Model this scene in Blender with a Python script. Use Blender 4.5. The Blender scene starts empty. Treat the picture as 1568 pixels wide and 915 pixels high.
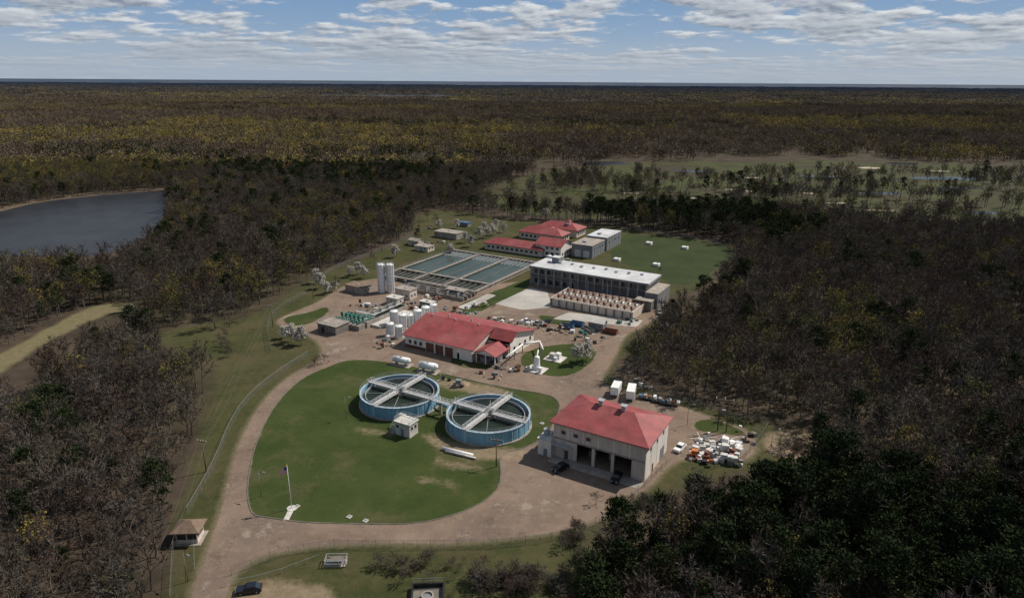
import bpy, math, random
import numpy as np
from mathutils import Vector, Matrix, noise as mn
random.seed(11); rng=np.random.default_rng(11)
scene=bpy.context.scene
scene.view_settings.view_transform='Standard'
try: scene.view_settings.look='None'
except: pass
scene.view_settings.exposure=0

# ---------------------------------------------------------------- camera + survey frame
H=90.0; PITCH=17.8; ROLL=0.37
R=Matrix.Rotation(math.radians(90-PITCH),3,'X')@Matrix.Rotation(math.radians(ROLL),3,'Z')
CAM=Vector((0,0,H))
cd=bpy.data.cameras.new('camera'); cam=bpy.data.objects.new('camera',cd)
scene.collection.objects.link(cam); scene.camera=cam
cd.lens=24; cd.sensor_width=36; cd.clip_start=1; cd.clip_end=60000
cam.matrix_world=Matrix.Translation(CAM)@R.to_4x4()
def G(px,py,z=0.0):
    d=R@Vector(((px-784)/1045.3,(457.5-py)/1045.3,-1)); t=(z-H)/d.z
    return CAM+d*t
SA=math.radians(-30)          # plant grid is turned 30 degrees
UX,UY=math.cos(SA),math.sin(SA)
def W(a,b,z=0): return Vector((a*UX-b*UY, a*UY+b*UX, z))
def P2(pts): return np.array([[G(*p).x,G(*p).y] for p in pts])
def chaikin(p,n=2,closed=True):
    for _ in range(n):
        q=np.roll(p,-1,0) if closed else p[1:]
        a=p if closed else p[:-1]
        r=np.empty((len(a)*2,2)); r[0::2]=a*.75+q*.25; r[1::2]=a*.25+q*.75
        if not closed: r=np.vstack([p[:1],r,p[-1:]])
        p=r
    return p
def sdf(pts,poly):
    d=np.full(len(pts),1e9); inside=np.zeros(len(pts),bool)
    n=len(poly); x=pts[:,0]; y=pts[:,1]
    for i in range(n):
        ax,ay=poly[i]; bx,by=poly[(i+1)%n]
        ex,ey=bx-ax,by-ay; L2=ex*ex+ey*ey+1e-9
        t=np.clip(((x-ax)*ex+(y-ay)*ey)/L2,0,1)
        d=np.minimum(d,(x-ax-t*ex)**2+(y-ay-t*ey)**2)
        if ay!=by:
            c=((ay>y)!=(by>y))&(x<(bx-ax)*(y-ay)/(by-ay)+ax)
            inside^=c
    d=np.sqrt(d); return np.where(inside,d,-d)

# ---------------------------------------------------------------- materials
def newmat(name):
    m=bpy.data.materials.new(name); m.use_nodes=True
    nt=m.node_tree; b=nt.nodes['Principled BSDF']; return m,nt,b
def nd(nt,t,**k):
    n=nt.nodes.new(t)
    for a,v in k.items(): setattr(n,a,v)
    return n
def lk(nt,a,b): nt.links.new(a,b)
def nnoise(nt,vec,scale,detail=4,rough=.6,dist=0):
    n=nd(nt,'ShaderNodeTexNoise'); n.inputs['Scale'].default_value=scale
    n.inputs['Detail'].default_value=detail; n.inputs['Roughness'].default_value=rough; n.inputs['Distortion'].default_value=dist
    if vec is not None: lk(nt,vec,n.inputs['Vector'])
    return n.outputs['Fac']
def mrange(nt,v,a,b,c=0.,d=1.,smooth=False):
    n=nd(nt,'ShaderNodeMapRange'); n.clamp=True
    if smooth: n.interpolation_type='SMOOTHSTEP'
    lk(nt,v,n.inputs[0])
    for i,x in enumerate((a,b,c,d)): n.inputs[i+1].default_value=x
    return n.outputs[0]
def mth(nt,op,a,b=None):
    n=nd(nt,'ShaderNodeMath',operation=op)
    for i,x in enumerate((a,b)):
        if x is None: continue
        if isinstance(x,(int,float)): n.inputs[i].default_value=x
        else: lk(nt,x,n.inputs[i])
    return n.outputs[0]
def mix(nt,f,a,b,mode='MIX'):
    n=nd(nt,'ShaderNodeMixRGB',blend_type=mode)
    for s,x in zip(('Fac','Color1','Color2'),(f,a,b)):
        if isinstance(x,(int,float)): n.inputs[s].default_value=x
        elif isinstance(x,tuple): n.inputs[s].default_value=(x[0],x[1],x[2],1)
        else: lk(nt,x,n.inputs[s])
    return n.outputs[0]
_m={}
def mat(name,col,rough=.75,var=.18,scale=.8,metal=0.,streak=False,seam=0):
    if name in _m: return _m[name]
    m,nt,b=newmat(name)
    tc=nd(nt,'ShaderNodeTexCoord').outputs['Object']
    v=tc
    if streak:
        mp=nd(nt,'ShaderNodeMapping'); mp.inputs['Scale'].default_value=(1,1,.12); lk(nt,tc,mp.inputs[0]); v=mp.outputs[0]
    n1=nnoise(nt,v,scale,5,.65); f=mrange(nt,n1,.3,.7)
    lo=tuple(c*(1-var*1.6) for c in col); hi=tuple(min(.9,c*(1+var*.6)) for c in col)
    c=mix(nt,f,lo,hi)
    if seam:
        w=nd(nt,'ShaderNodeTexWave'); w.bands_direction='X'; w.inputs['Scale'].default_value=seam
        lk(nt,tc,w.inputs[0]); s=mrange(nt,w.outputs['Fac'],.0,.25,.78,1.)
        c=mix(nt,1.,c,s,'MULTIPLY')
        c=mix(nt,mrange(nt,nnoise(nt,tc,.12,4),.45,.7,0,.35),c,(.3,.13,.12))
    lk(nt,c,b.inputs['Base Color']); b.inputs['Roughness'].default_value=rough; b.inputs['Metallic'].default_value=metal
    _m[name]=m; return m
RED=mat('red_metal_roof',(.30,.055,.055),.65,.25,.3,seam=.55)
CREAM=mat('cream_wall',(.6,.53,.46),.85,.18,.5,streak=True)
WHITEW=mat('white_wall',(.74,.70,.65),.8,.15,.5,streak=True)
WHITE=mat('white_paint',(.8,.8,.79),.45,.08,.8,streak=True)
CONC=mat('concrete',(.34,.3,.26),.9,.28,.4)
CONCD=mat('weathered_concrete',(.18,.165,.145),.9,.3,.4)
PADC=mat('pale_concrete',(.56,.54,.5),.85,.2,.5)
GREY=mat('grey_panel',(.2,.21,.225),.7,.18,.4,streak=True)
LROOF=mat('light_membrane_roof',(.56,.57,.58),.7,.2,.12)
DARK=mat('dark_opening',(.012,.013,.015),.5,.2)
GLASS=mat('window_glass',(.03,.04,.05),.12,.1)
BROWN=mat('brown_door',(.13,.06,.045),.7,.2,streak=True)
BLUE=mat('blue_tank_paint',(.17,.36,.5),.6,.3,.6,streak=True)
LBLUE=mat('pale_blue_paint',(.4,.5,.58),.6,.2,.6)
STEEL=mat('galvanised_steel',(.42,.44,.46),.5,.15,1.,.3)
FSTEEL=mat('weathered_fence_steel',(.22,.225,.22),.6,.2,1.,.2)
GRATE=mat('walkway_grating',(.42,.43,.44),.7,.15,1.)
GREENP=mat('green_pipe',(.05,.17,.13),.5,.15)
TAN=mat('tan_shingles',(.2,.14,.1),.9,.25,1.)
RUST=mat('rusty_steel',(.2,.07,.04),.8,.35,1.)
TYRE=mat('tyre_rubber',(.02,.02,.02),.8,.1)
WOODP=mat('wood_pole',(.12,.085,.06),.9,.2)
ORANGE=mat('orange_plastic',(.6,.16,.03),.6,.2)
BLUEP=mat('blue_plastic',(.06,.14,.27),.5,.15)
YEL=mat('yellow_paint',(.6,.42,.05),.6,.15)
GRAV=mat('gravel_pile_dirt',(.26,.19,.13),.95,.3,.8)
STOTE=mat('tote_plastic',(.62,.62,.6),.6,.2,1.)

def water_mat(name,col,rough,sc,bs,ior=1.33):
    m,nt,b=newmat(name)
    tc=nd(nt,'ShaderNodeTexCoord').outputs['Object']
    f=mrange(nt,nnoise(nt,tc,.05,3),.3,.7)
    lk(nt,mix(nt,f,tuple(c*.75 for c in col),tuple(c*1.2 for c in col)),b.inputs['Base Color'])
    b.inputs['Roughness'].default_value=rough; b.inputs['IOR'].default_value=ior
    bp=nd(nt,'ShaderNodeBump'); bp.inputs['Strength'].default_value=bs; bp.inputs['Distance'].default_value=.2
    lk(nt,nnoise(nt,tc,sc,3),bp.inputs['Height']); lk(nt,bp.outputs[0],b.inputs['Normal'])
    return m
BWATER=water_mat('basin_water',(.05,.076,.072),.2,.8,.3,1.2)
CWATER=water_mat('clarifier_water',(.02,.030,.024),.2,.8,.2,1.2)
LWATER=water_mat('lake_water',(.03,.034,.04),.3,.35,.8,1.13)
PWATER=water_mat('pond_water',(.03,.035,.04),.2,.25,.3,1.33)

fm,nt,b=newmat('chain_link_wire'); b.inputs['Base Color'].default_value=(.22,.23,.23,1); b.inputs['Roughness'].default_value=.6
tr=nd(nt,'ShaderNodeBsdfTransparent'); mx=nd(nt,'ShaderNodeMixShader')
geo=nd(nt,'ShaderNodeNewGeometry'); nn=mrange(nt,nnoise(nt,geo.outputs['Position'],1.5,2),.3,.7,.06,.2)
lk(nt,nn,mx.inputs[0]); lk(nt,tr.outputs[0],mx.inputs[1]); lk(nt,b.outputs[0],mx.inputs[2]); lk(nt,mx.outputs[0],nt.nodes['Material Output'].inputs[0])
WIRE=fm

# ---------------------------------------------------------------- object builder
def link(o): scene.collection.objects.link(o)
class Thing:
    def __init__(s,name,loc,rot=None,single=False):
        s.name=name; s.loc=Vector((loc[0],loc[1],loc[2] if len(loc)>2 else 0)); s.rot=SA if rot is None else rot
        s.single=single; s.parts={}
    def add(s,part,v,f,m,smooth=False):
        if s.single: part='all'
        p=s.parts.setdefault(part,([],[],[],[],[]))
        o=len(p[0]); p[0].extend([tuple(x) for x in v]); p[1].extend([tuple(i+o for i in x) for x in f])
        if m not in p[3]: p[3].append(m)
        k=p[3].index(m); p[2].extend([k]*len(f)); p[4].extend([smooth]*len(f)); return s
    def box(s,part,x0,y0,z0,x1,y1,z1,m):
        v=[(x,y,z) for z in (z0,z1) for y in (y0,y1) for x in (x0,x1)]
        return s.add(part,v,[(0,2,3,1),(4,5,7,6),(0,1,5,4),(2,6,7,3),(0,4,6,2),(1,3,7,5)],m)
    def cyl(s,part,cx,cy,z0,z1,r,m,n=24,r2=None,smooth=True):
        r2=r if r2 is None else r2; v=[]
        for i in range(n):
            a=2*math.pi*i/n; v+=[(cx+r*math.cos(a),cy+r*math.sin(a),z0),(cx+r2*math.cos(a),cy+r2*math.sin(a),z1)]
        s.add(part,v,[(2*i,(2*i+2)%(2*n),(2*i+3)%(2*n),2*i+1) for i in range(n)],m,smooth)
        s.add(part,[v[2*i+1] for i in range(n)],[tuple(range(n))],m)
        return s.add(part,[v[2*i] for i in range(n)],[tuple(range(n))[::-1]],m)
    def ring(s,part,cx,cy,z0,z1,ri,ro,m,n=48):
        v=[]
        for i in range(n):
            a=2*math.pi*i/n; c,d=math.cos(a),math.sin(a)
            v+=[(cx+ri*c,cy+ri*d,z0),(cx+ro*c,cy+ro*d,z0),(cx+ro*c,cy+ro*d,z1),(cx+ri*c,cy+ri*d,z1)]
        f=[]
        for i in range(n):
            k,l=4*i,4*((i+1)%n)
            for q in range(4): f.append((k+q,l+q,l+(q+1)%4,k+(q+1)%4))
        return s.add(part,v,f,m)
    def tube(s,part,p,q,r,m,n=8,r2=None):
        p=Vector(p);q=Vector(q); d=(q-p).normalized(); u=d.orthogonal().normalized(); w=d.cross(u); r2=r if r2 is None else r2
        v=[]
        for i in range(n):
            a=2*math.pi*i/n; e=u*math.cos(a)+w*math.sin(a); v+=[p+e*r,q+e*r2]
        f=[(2*i,(2*i+2)%(2*n),(2*i+3)%(2*n),2*i+1) for i in range(n)]+[tuple(2*i for i in range(n))[::-1],tuple(2*i+1 for i in range(n))]
        return s.add(part,v,f,m,n>6)
    def dome(s,part,cx,cy,z,r,h,m,n=24,k=4):
        v=[];f=[]
        for j in range(k):
            t=j/k*math.pi/2
            for i in range(n):
                a=2*math.pi*i/n; v.append((cx+r*math.cos(t)*math.cos(a),cy+r*math.cos(t)*math.sin(a),z+h*math.sin(t)))
        v.append((cx,cy,z+h))
        for j in range(k-1):
            for i in range(n): f.append((j*n+i,j*n+(i+1)%n,(j+1)*n+(i+1)%n,(j+1)*n+i))
        for i in range(n): f.append(((k-1)*n+i,(k-1)*n+(i+1)%n,len(v)-1))
        return s.add(part,v,f,m,True)
    def extr(s,part,prof,y0,y1,m):   # profile in xz extruded in y
        n=len(prof); v=[(x,y0,z) for x,z in prof]+[(x,y1,z) for x,z in prof]
        return s.add(part,v,[tuple(range(n)),tuple(range(n,2*n))[::-1]]+[(i,i+n,(i+1)%n+n,(i+1)%n) for i in range(n)],m)
    def hip(s,part,x0,y0,x1,y1,z,h,m,o=.7,inset=None,t=.25):
        x0-=o;x1+=o;y0-=o;y1+=o
        lx,ly=x1-x0,y1-y0
        if inset is None: inset=min(lx,ly)/2
        if lx>=ly: r0=(x0+inset,(y0+y1)/2); r1=(x1-inset,(y0+y1)/2)
        else: r0=((x0+x1)/2,y0+inset); r1=((x0+x1)/2,y1-inset)
        v=[(x0,y0,z),(x1,y0,z),(x1,y1,z),(x0,y1,z),(x0,y0,z+t),(x1,y0,z+t),(x1,y1,z+t),(x0,y1,z+t),(r0[0],r0[1],z+t+h),(r1[0],r1[1],z+t+h)]
        f=[(3,2,1,0),(0,1,5,4),(1,2,6,5),(2,3,7,6),(3,0,4,7)]
        if lx>=ly: f+=[(4,5,9,8),(5,6,9),(6,7,8,9),(7,4,8)]
        else: f+=[(4,5,8),(5,6,9,8),(6,7,9),(7,4,8,9)]
        return s.add(part,v,f,m)
    def gable(s,part,x0,y0,x1,y1,z,h,m,wallm,o=.6,axis='x',t=.2):
        # gable-end walls then roof slab
        if axis=='x':
            ym=(y0+y1)/2
            for x in (x0,x1-.2): s.add('gable_wall',[(x,y0,z),(x,y1,z),(x,ym,z+h),(x+.2,y0,z),(x+.2,y1,z),(x+.2,ym,z+h)],[(0,2,1),(3,4,5),(0,3,5,2),(1,2,5,4),(0,1,4,3)],wallm)
            k=h/((y1-y0)/2); a=x0-o;b=x1+o; ya=y0-o;yb=y1+o;za=z-o*k+.02; zr=z+h+.02
            v=[(a,ya,za),(a,ym,zr),(a,yb,za),(b,ya,za),(b,ym,zr),(b,yb,za)]
        else:
            xm=(x0+x1)/2
            for y in (y0,y1-.2): s.add('gable_wall',[(x0,y,z),(x1,y,z),(xm,y,z+h),(x0,y+.2,z),(x1,y+.2,z),(xm,y+.2,z+h)],[(0,1,2),(3,5,4),(0,2,5,3),(1,4,5,2),(0,3,4,1)],wallm)
            k=h/((x1-x0)/2); a=y0-o;b=y1+o; xa=x0-o;xb=x1+o;za=z-o*k+.02; zr=z+h+.02
            v=[(xa,a,za),(xm,a,zr),(xb,a,za),(xa,b,za),(xm,b,zr),(xb,b,za)]
        v=v+[(x,y,zz+t) for x,y,zz in v]
        f=[(0,3,4,1),(1,4,5,2),(6,7,10,9),(7,8,11,10),(0,6,9,3),(2,5,11,8),(0,1,7,6),(1,2,8,7),(3,9,10,4),(4,10,11,5)]
        return s.add(part,v,f,m)
    def rail(s,part,pts,m,h=1.1,step=2.,r=.045):
        for p,q in zip(pts[:-1],pts[1:]):
            p=Vector(p);q=Vector(q); L=(q-p).length; n=max(1,int(L/step))
            for k in (h,h*.5): s.tube(part,p+Vector((0,0,k)),q+Vector((0,0,k)),r,m,4)
            for i in range(n+1):
                c=p.lerp(q,i/n); s.tube(part,c,c+Vector((0,0,h)),r,m,4)
        return s
    def done(s):
        def mk(name,p):
            me=bpy.data.meshes.new(name); me.from_pydata(p[0],[],p[1])
            for m in p[3]: me.materials.append(m)
            me.polygons.foreach_set('material_index',p[2]); me.polygons.foreach_set('use_smooth',p[4]); me.update()
            o=bpy.data.objects.new(name,me); link(o); return o
        if s.single:
            o=mk(s.name,s.parts['all'])
        else:
            o=bpy.data.objects.new(s.name,None); link(o); o.empty_display_size=1
            for k,p in s.parts.items():
                c=mk(k,p); c.parent=o
        o.location=s.loc; o.rotation_euler=(0,0,s.rot); return o

def windows(t,axis,c,a0,a1,z0,z1,n,face,w=None,frame=WHITE):
    """n windows between a0..a1 on plane axis=c, face=+1/-1 outward"""
    st=(a1-a0)/n; w=w or st*.5
    for i in range(n):
        m=a0+st*(i+.5); lo,hi=m-w/2,m+w/2
        e=.04*face; e2=.07*face
        if axis=='y':
            t.box('window_frame',lo-.1,min(c,c+e),z0-.1,hi+.1,max(c,c+e),z1+.1,frame)
            t.box('window',lo,min(c,c+e2),z0,hi,max(c,c+e2),z1,GLASS)
        else:
            t.box('window_frame',min(c,c+e),lo-.1,z0-.1,max(c,c+e),hi+.1,z1+.1,frame)
            t.box('window',min(c,c+e2),lo,z0,max(c,c+e2),hi,z1,GLASS)

# ---------------------------------------------------------------- zones on the ground
clear=chaikin(P2([(240,1000),(258,925),(262,860),(268,800),(288,740),(303,680),(322,620),(332,575),(318,545),(275,530),(232,522),(250,506),(330,494),(395,482),(440,450),(475,425),(530,405),(590,380),(640,358),(632,335),(660,322),(700,322),(760,335),(830,338),(900,345),(965,352),(1140,376),(1105,410),(1070,446),(1022,452),(1012,485),(985,503),(950,545),(930,582),(1000,598),(1100,630),(1180,652),(1240,664),(1262,690),(1225,704),(1170,712),(1090,735),(1000,762),(950,775),(900,800),(905,840),(870,870),(860,925),(840,1000)]),2)
pave=chaikin(P2([(285,930),(316,850),(340,780),(361,690),(390,630),(432,582),(488,552),(497,535),(478,515),(440,502),(420,492),(450,478),(490,462),(520,440),(560,428),(600,425),(720,440),(800,430),(860,430),(1000,440),(1024,452),(1015,480),(985,500),(955,512),(940,550),(915,585),(950,602),(1020,614),(1100,643),(1150,660),(1160,690),(1140,706),(1070,700),(1028,706),(992,748),(955,768),(900,806),(800,822),(700,832),(560,830),(430,840),(356,872),(345,930)]),2)
isle=[chaikin(P2([(380,787),(379,725),(396,665),(424,614),(462,578),(510,557),(545,549),(590,553),(640,562),(700,577),(780,595),(842,603),(860,618),(851,642),(836,668),(800,688),(765,692),(768,735),(760,752),(722,780),(640,803),(540,801),(470,800),(410,792)]),2),
      chaikin(P2([(695,468),(760,445),(808,425),(818,436),(745,474),(715,480)]),1),
      chaikin(P2([(795,545),(820,532),(862,526),(905,526),(915,545),(880,575),(835,576),(800,562)]),1),
      chaikin(P2([(1062,644),(1090,640),(1130,655),(1148,668),(1110,664),(1065,660)]),2),
      chaikin(P2([(690,545),(715,552),(760,560),(740,566),(690,558)]),1),
      chaikin(P2([(432,486),(475,478),(500,468),(505,478),(470,498),(440,498)]),1),
      chaikin(P2([(820,480),(870,488),(905,500),(880,503),(830,492)]),1)]
dirt=[chaikin(P2([(650,660),(690,676),(735,684),(800,688),(812,700),(765,706),(730,703),(680,690),(648,674)]),2),
      chaikin(P2([(340,960),(352,905),(400,893),(470,888),(510,905),(530,960)]),2),
      chaikin(P2([(1160,690),(1200,690),(1290,720),(1330,705),(1260,668),(1180,655)]),2),
      chaikin(P2([(660,582),(700,580),(760,592),(790,604),(740,604),(690,596)]),2),
      P2([(668,702),(720,712),(745,716),(742,720),(700,716),(668,707)]),P2([(540,655),(575,658),(600,664),(560,662)]),P2([(640,730),(690,738),(700,744),(650,738)])]
conc=[P2([(758,465),(812,440),(838,446),(846,470),(800,474)]),P2([(846,488),(975,500),(985,490),(870,478)]),P2([(700,470),(716,474),(760,452),(748,449)])]
field=chaikin(P2([(945,368),(965,355),(1132,377),(1100,408),(1062,440),(1018,430),(960,405),(930,395)]),1)
path=chaikin(P2([(20,532),(135,468),(200,462),(225,468),(150,484),(60,530),(0,572),(-40,590),(-40,560)]),1)
golf=chaikin(P2([(722,305),(780,278),(850,258),(960,248),(1150,246),(1350,246),(1650,258),(1650,360),(1450,356),(1300,348),(1200,330),(1100,335),(1000,330),(900,335),(840,332),(760,322)]),2)
lake=chaikin(P2([(-60,338),(0,324),(60,309),(150,299),(215,294),(268,290),(258,306),(250,330),(238,352),(205,378),(150,392),(60,392),(-60,392)]),2)
bank=chaikin(P2([(-60,330),(0,318),(60,303),(150,293),(215,288),(280,284),(262,306),(250,330),(238,352),(205,378),(-60,392)]),2)

def axis_pts(lo,hi,st,far_lo,far_hi,g=1.22):
    a=list(np.arange(lo,hi,st)); s=st; x=a[-1]
    while x<far_hi: s*=g; x+=s; a.append(x)
    s=st; x=a[0]; pre=[]
    while x>far_lo: s*=g; x-=s; pre.append(x)
    return np.array(pre[::-1]+a)
gx=axis_pts(-230,230,1.5,-26000,26000); gy1=np.arange(80,480,1.5); 
gy=list(gy1); s=1.5
while gy[-1]<26000:
    s=min(s*1.03,4) if gy[-1]<1000 else s*1.2
    gy.append(gy[-1]+s)
gy=np.array([-4000,-1000,-200,-20,40]+gy)
X,Y=np.meshgrid(gx,gy); pts=np.stack([X.ravel(),Y.ravel()],1)
nx,ny=len(gx),len(gy)
zz=np.zeros(len(pts))
me=bpy.data.meshes.new('ground')
vv=np.column_stack([pts,zz]).astype(np.float32)
me.vertices.add(len(vv)); me.vertices.foreach_set('co',vv.ravel())
i0=(np.arange(ny-1)[:,None]*nx+np.arange(nx-1)[None,:]).ravel()
fa=np.stack([i0,i0+1,i0+1+nx,i0+nx],1).astype(np.int32)
me.loops.add(fa.size); me.loops.foreach_set('vertex_index',fa.ravel())
me.polygons.add(len(fa)); me.polygons.foreach_set('loop_start',np.arange(0,fa.size,4,dtype=np.int32))
me.update(calc_edges=True)
near=(np.abs(pts[:,0])<900)&(pts[:,1]<1600)&(pts[:,1]>30)
def zone(name,polys):
    a=np.full(len(pts),-40.)
    q=pts[near]; d=np.full(len(q),-40.)
    for p in polys: d=np.maximum(d,sdf(q,p))
    a[near]=np.clip(d,-40,40)
    at=me.attributes.new(name,'FLOAT','POINT'); at.data.foreach_set('value',a.astype(np.float32))
zone('clear',[clear]); zone('pave',[pave]); zone('isle',isle); zone('dirt',dirt); zone('conc',conc); zone('field',[field]); zone('golf',[golf]); zone('track',[path]); zone('bank',[bank])
ground=bpy.data.objects.new('ground',me); link(ground)

gm,nt,b=newmat('ground_cover'); me.materials.append(gm)
pos=nd(nt,'ShaderNodeNewGeometry').outputs['Position']
def attr(n):
    a=nd(nt,'ShaderNodeAttribute'); a.attribute_name=n; return a.outputs['Fac']
wobA=nnoise(nt,pos,.12,4); wobB=nnoise(nt,pos,.9,3)
def zmask(n,wa,wb,soft):
    v=mth(nt,'ADD',attr(n),mth(nt,'MULTIPLY',mth(nt,'SUBTRACT',wobA,.5),wa))
    v=mth(nt,'ADD',v,mth(nt,'MULTIPLY',mth(nt,'SUBTRACT',wobB,.5),wb))
    return mrange(nt,v,-soft,soft,smooth=True)
nL=nnoise(nt,pos,.012,4); nM=nnoise(nt,pos,.07,5,.65); nS=nnoise(nt,pos,.5,5,.7); nF=nnoise(nt,pos,2.5,3,.7)
floor=mix(nt,mrange(nt,nM,.35,.65),(.035,.027,.02),(.085,.064,.046))
floor=mix(nt,mrange(nt,nL,.45,.65,0,.5),floor,(.05,.052,.02))
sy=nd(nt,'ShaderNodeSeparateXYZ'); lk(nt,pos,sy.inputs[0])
farhaze=mrange(nt,sy.outputs[1],1800,7000)
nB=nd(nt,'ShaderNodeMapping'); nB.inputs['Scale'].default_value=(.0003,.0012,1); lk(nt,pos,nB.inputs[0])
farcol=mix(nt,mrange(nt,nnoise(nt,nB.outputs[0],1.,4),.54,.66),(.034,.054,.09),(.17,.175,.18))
floor=mix(nt,farhaze,floor,farcol)  # aerial haze put into the colour: far ground turns blue, pale patches are fields
# rough grass
gr=mix(nt,mrange(nt,nM,.35,.68),(.036,.045,.014),(.078,.076,.032))
gr=mix(nt,mrange(nt,nS,.45,.75,0,.6),gr,(.12,.10,.052))
gr=mix(nt,mrange(nt,nnoise(nt,pos,.03,6,.7),.5,.62,0,.65),gr,(.105,.08,.045))
gr=mix(nt,mrange(nt,nF,.3,.7,.0,.45),gr,(.025,.034,.01))
# lawn
lw=mix(nt,mrange(nt,nM,.35,.7),(.028,.048,.010),(.06,.078,.02))
lw=mix(nt,mrange(nt,nS,.3,.75,0,.6),lw,(.026,.04,.01))
lw=mix(nt,mrange(nt,nnoise(nt,pos,.045,7,.75),.53,.64,0,.75),lw,(.09,.08,.04))
lw=mix(nt,mrange(nt,nnoise(nt,pos,.02,4,.6),.5,.7,0,.5),lw,(.075,.088,.033))
lw=mix(nt,mrange(nt,nF,.5,.75,0,.35),lw,(.09,.095,.042))
# fieldgrass
fg=mix(nt,mrange(nt,nM,.3,.7),(.027,.04,.014),(.045,.06,.022))
# asphalt/gravel
pv=mix(nt,mrange(nt,nM,.3,.7),(.15,.11,.085),(.25,.185,.14))
pv=mix(nt,mrange(nt,nnoise(nt,pos,.03,5,.7),.5,.64,0,.7),pv,(.135,.108,.09))
pv=mix(nt,mrange(nt,nS,.5,.75,0,.5),pv,(.3,.23,.175))
pv=mix(nt,mrange(nt,nF,.55,.8,0,.4),pv,(.08,.065,.052))
pv=mix(nt,mrange(nt,nnoise(nt,pos,.18,6,.75),.56,.66,0,.6),pv,(.085,.066,.055))
pv=mix(nt,mrange(nt,nnoise(nt,pos,.06,7,.8),.58,.63,0,.6),pv,(.33,.27,.21))
dt=mix(nt,mrange(nt,nS,.3,.7),(.18,.135,.09),(.3,.235,.16))
tk=mix(nt,mrange(nt,nS,.3,.7),(.12,.11,.05),(.2,.165,.1))
cc=mix(nt,mrange(nt,nM,.3,.7),(.3,.28,.25),(.5,.48,.45))
gg=mix(nt,mrange(nt,nnoise(nt,pos,.02,5,.7),.42,.58),(.045,.04,.022),(.055,.066,.022))
gg=mix(nt,mrange(nt,nM,.5,.7,0,.6),gg,(.085,.07,.045))
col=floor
col=mix(nt,zmask('golf',14,4,5),col,gg)
col=mix(nt,zmask('bank',2,1,1),col,(.13,.10,.07))
col=mix(nt,zmask('track',5,2,1.5),col,tk)
col=mix(nt,zmask('clear',9,3,2.5),col,gr)
col=mix(nt,zmask('field',1,.5,.4),col,fg)
edge=mrange(nt,mth(nt,'ABSOLUTE',mth(nt,'ADD',attr('pave'),mth(nt,'MULTIPLY',mth(nt,'SUBTRACT',wobB,.5),2.))),.2,1.6,.55,0)
col=mix(nt,edge,col,(.2,.165,.11))
col=mix(nt,zmask('pave',1.6,1.2,.35),col,pv)
col=mix(nt,zmask('isle',1.6,1.,.35),col,lw)
col=mix(nt,mth(nt,'MULTIPLY',zmask('dirt',5,3,1.6),.8),col,dt)
col=mix(nt,zmask('conc',.5,.3,.2),col,cc)
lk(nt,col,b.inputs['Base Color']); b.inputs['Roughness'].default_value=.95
try: b.inputs['Specular IOR Level'].default_value=.15
except: pass
bp=nd(nt,'ShaderNodeBump'); bp.inputs['Strength'].default_value=.5; bp.inputs['Distance'].default_value=.25
lk(nt,nF,bp.inputs['Height']); lk(nt,bp.outputs[0],b.inputs['Normal'])

def flat(name,poly,z,m):
    me=bpy.data.meshes.new(name); me.from_pydata([(p[0],p[1],z) for p in poly],[],[tuple(range(len(poly)))]); me.materials.append(m)
    o=bpy.data.objects.new(name,me); link(o); return o
flat('lake',lake,.06,LWATER)

# ---------------------------------------------------------------- tree meshes
def treemat(name,ramp,far=False,nscale=.02,wr=.7,gain=1.):
    m,nt,b=newmat(name)
    oi=nd(nt,'ShaderNodeObjectInfo'); g=nd(nt,'ShaderNodeNewGeometry')
    n=nnoise(nt,g.outputs['Position'],nscale,4)
    n=mrange(nt,n,.32,.68)
    r=mth(nt,'ADD',mth(nt,'MULTIPLY',oi.outputs['Random'],wr),mth(nt,'MULTIPLY',n,1-wr)) if not far else n
    cr=nd(nt,'ShaderNodeValToRGB'); cr.color_ramp.interpolation='LINEAR'
    el=cr.color_ramp.elements
    while len(el)<len(ramp): el.new(.5)
    for i,c in enumerate(ramp): el[i].position=i/(len(ramp)-1); el[i].color=(*[x*gain for x in c],1)
    lk(nt,r,cr.inputs[0]); c=cr.outputs[0]
    s=mrange(nt,nnoise(nt,g.outputs['Position'],.9,2),.3,.7,.65,1.25)
    c=mix(nt,1.,c,s,'MULTIPLY')
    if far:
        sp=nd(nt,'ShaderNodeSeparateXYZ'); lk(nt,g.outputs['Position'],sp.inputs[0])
        c=mix(nt,mrange(nt,sp.outputs[1],2200,8500,0,.94),c,(.036,.058,.098))  # distant crowns tinted blue with world Y, painted-in haze
    lk(nt,c,b.inputs['Base Color']); b.inputs['Roughness'].default_value=1.
    try: b.inputs['Specular IOR Level'].default_value=.05
    except: pass
    return m
BARK=mat('bark',(.11,.10,.088),.95,.3,2.)
TWIG=treemat('bare_twigs',[(.06,.047,.04),(.15,.13,.11),(.08,.062,.05),(.19,.165,.14),(.105,.062,.05),(.11,.095,.075),(.2,.17,.125),(.115,.115,.05)],gain=.74)
BUD=treemat('spring_buds',[(.16,.14,.035),(.10,.10,.035),(.22,.175,.045),(.07,.08,.028),(.13,.125,.04)],gain=.9)
NEED=treemat('pine_needles',[(.015,.025,.011),(.03,.042,.016),(.02,.03,.014),(.038,.05,.018)])
BLOS=treemat('white_blossom',[(.5,.475,.42),(.62,.59,.53),(.55,.53,.47)])
REDB=treemat('red_buds',[(.12,.045,.03),(.16,.07,.04),(.1,.05,.035)],gain=.9)
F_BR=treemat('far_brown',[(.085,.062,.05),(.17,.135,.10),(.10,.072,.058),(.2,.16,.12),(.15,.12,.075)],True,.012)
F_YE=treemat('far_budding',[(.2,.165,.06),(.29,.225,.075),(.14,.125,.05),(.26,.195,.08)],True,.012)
F_PI=treemat('far_pine',[(.018,.026,.014),(.032,.042,.02)],True,.01)

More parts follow.
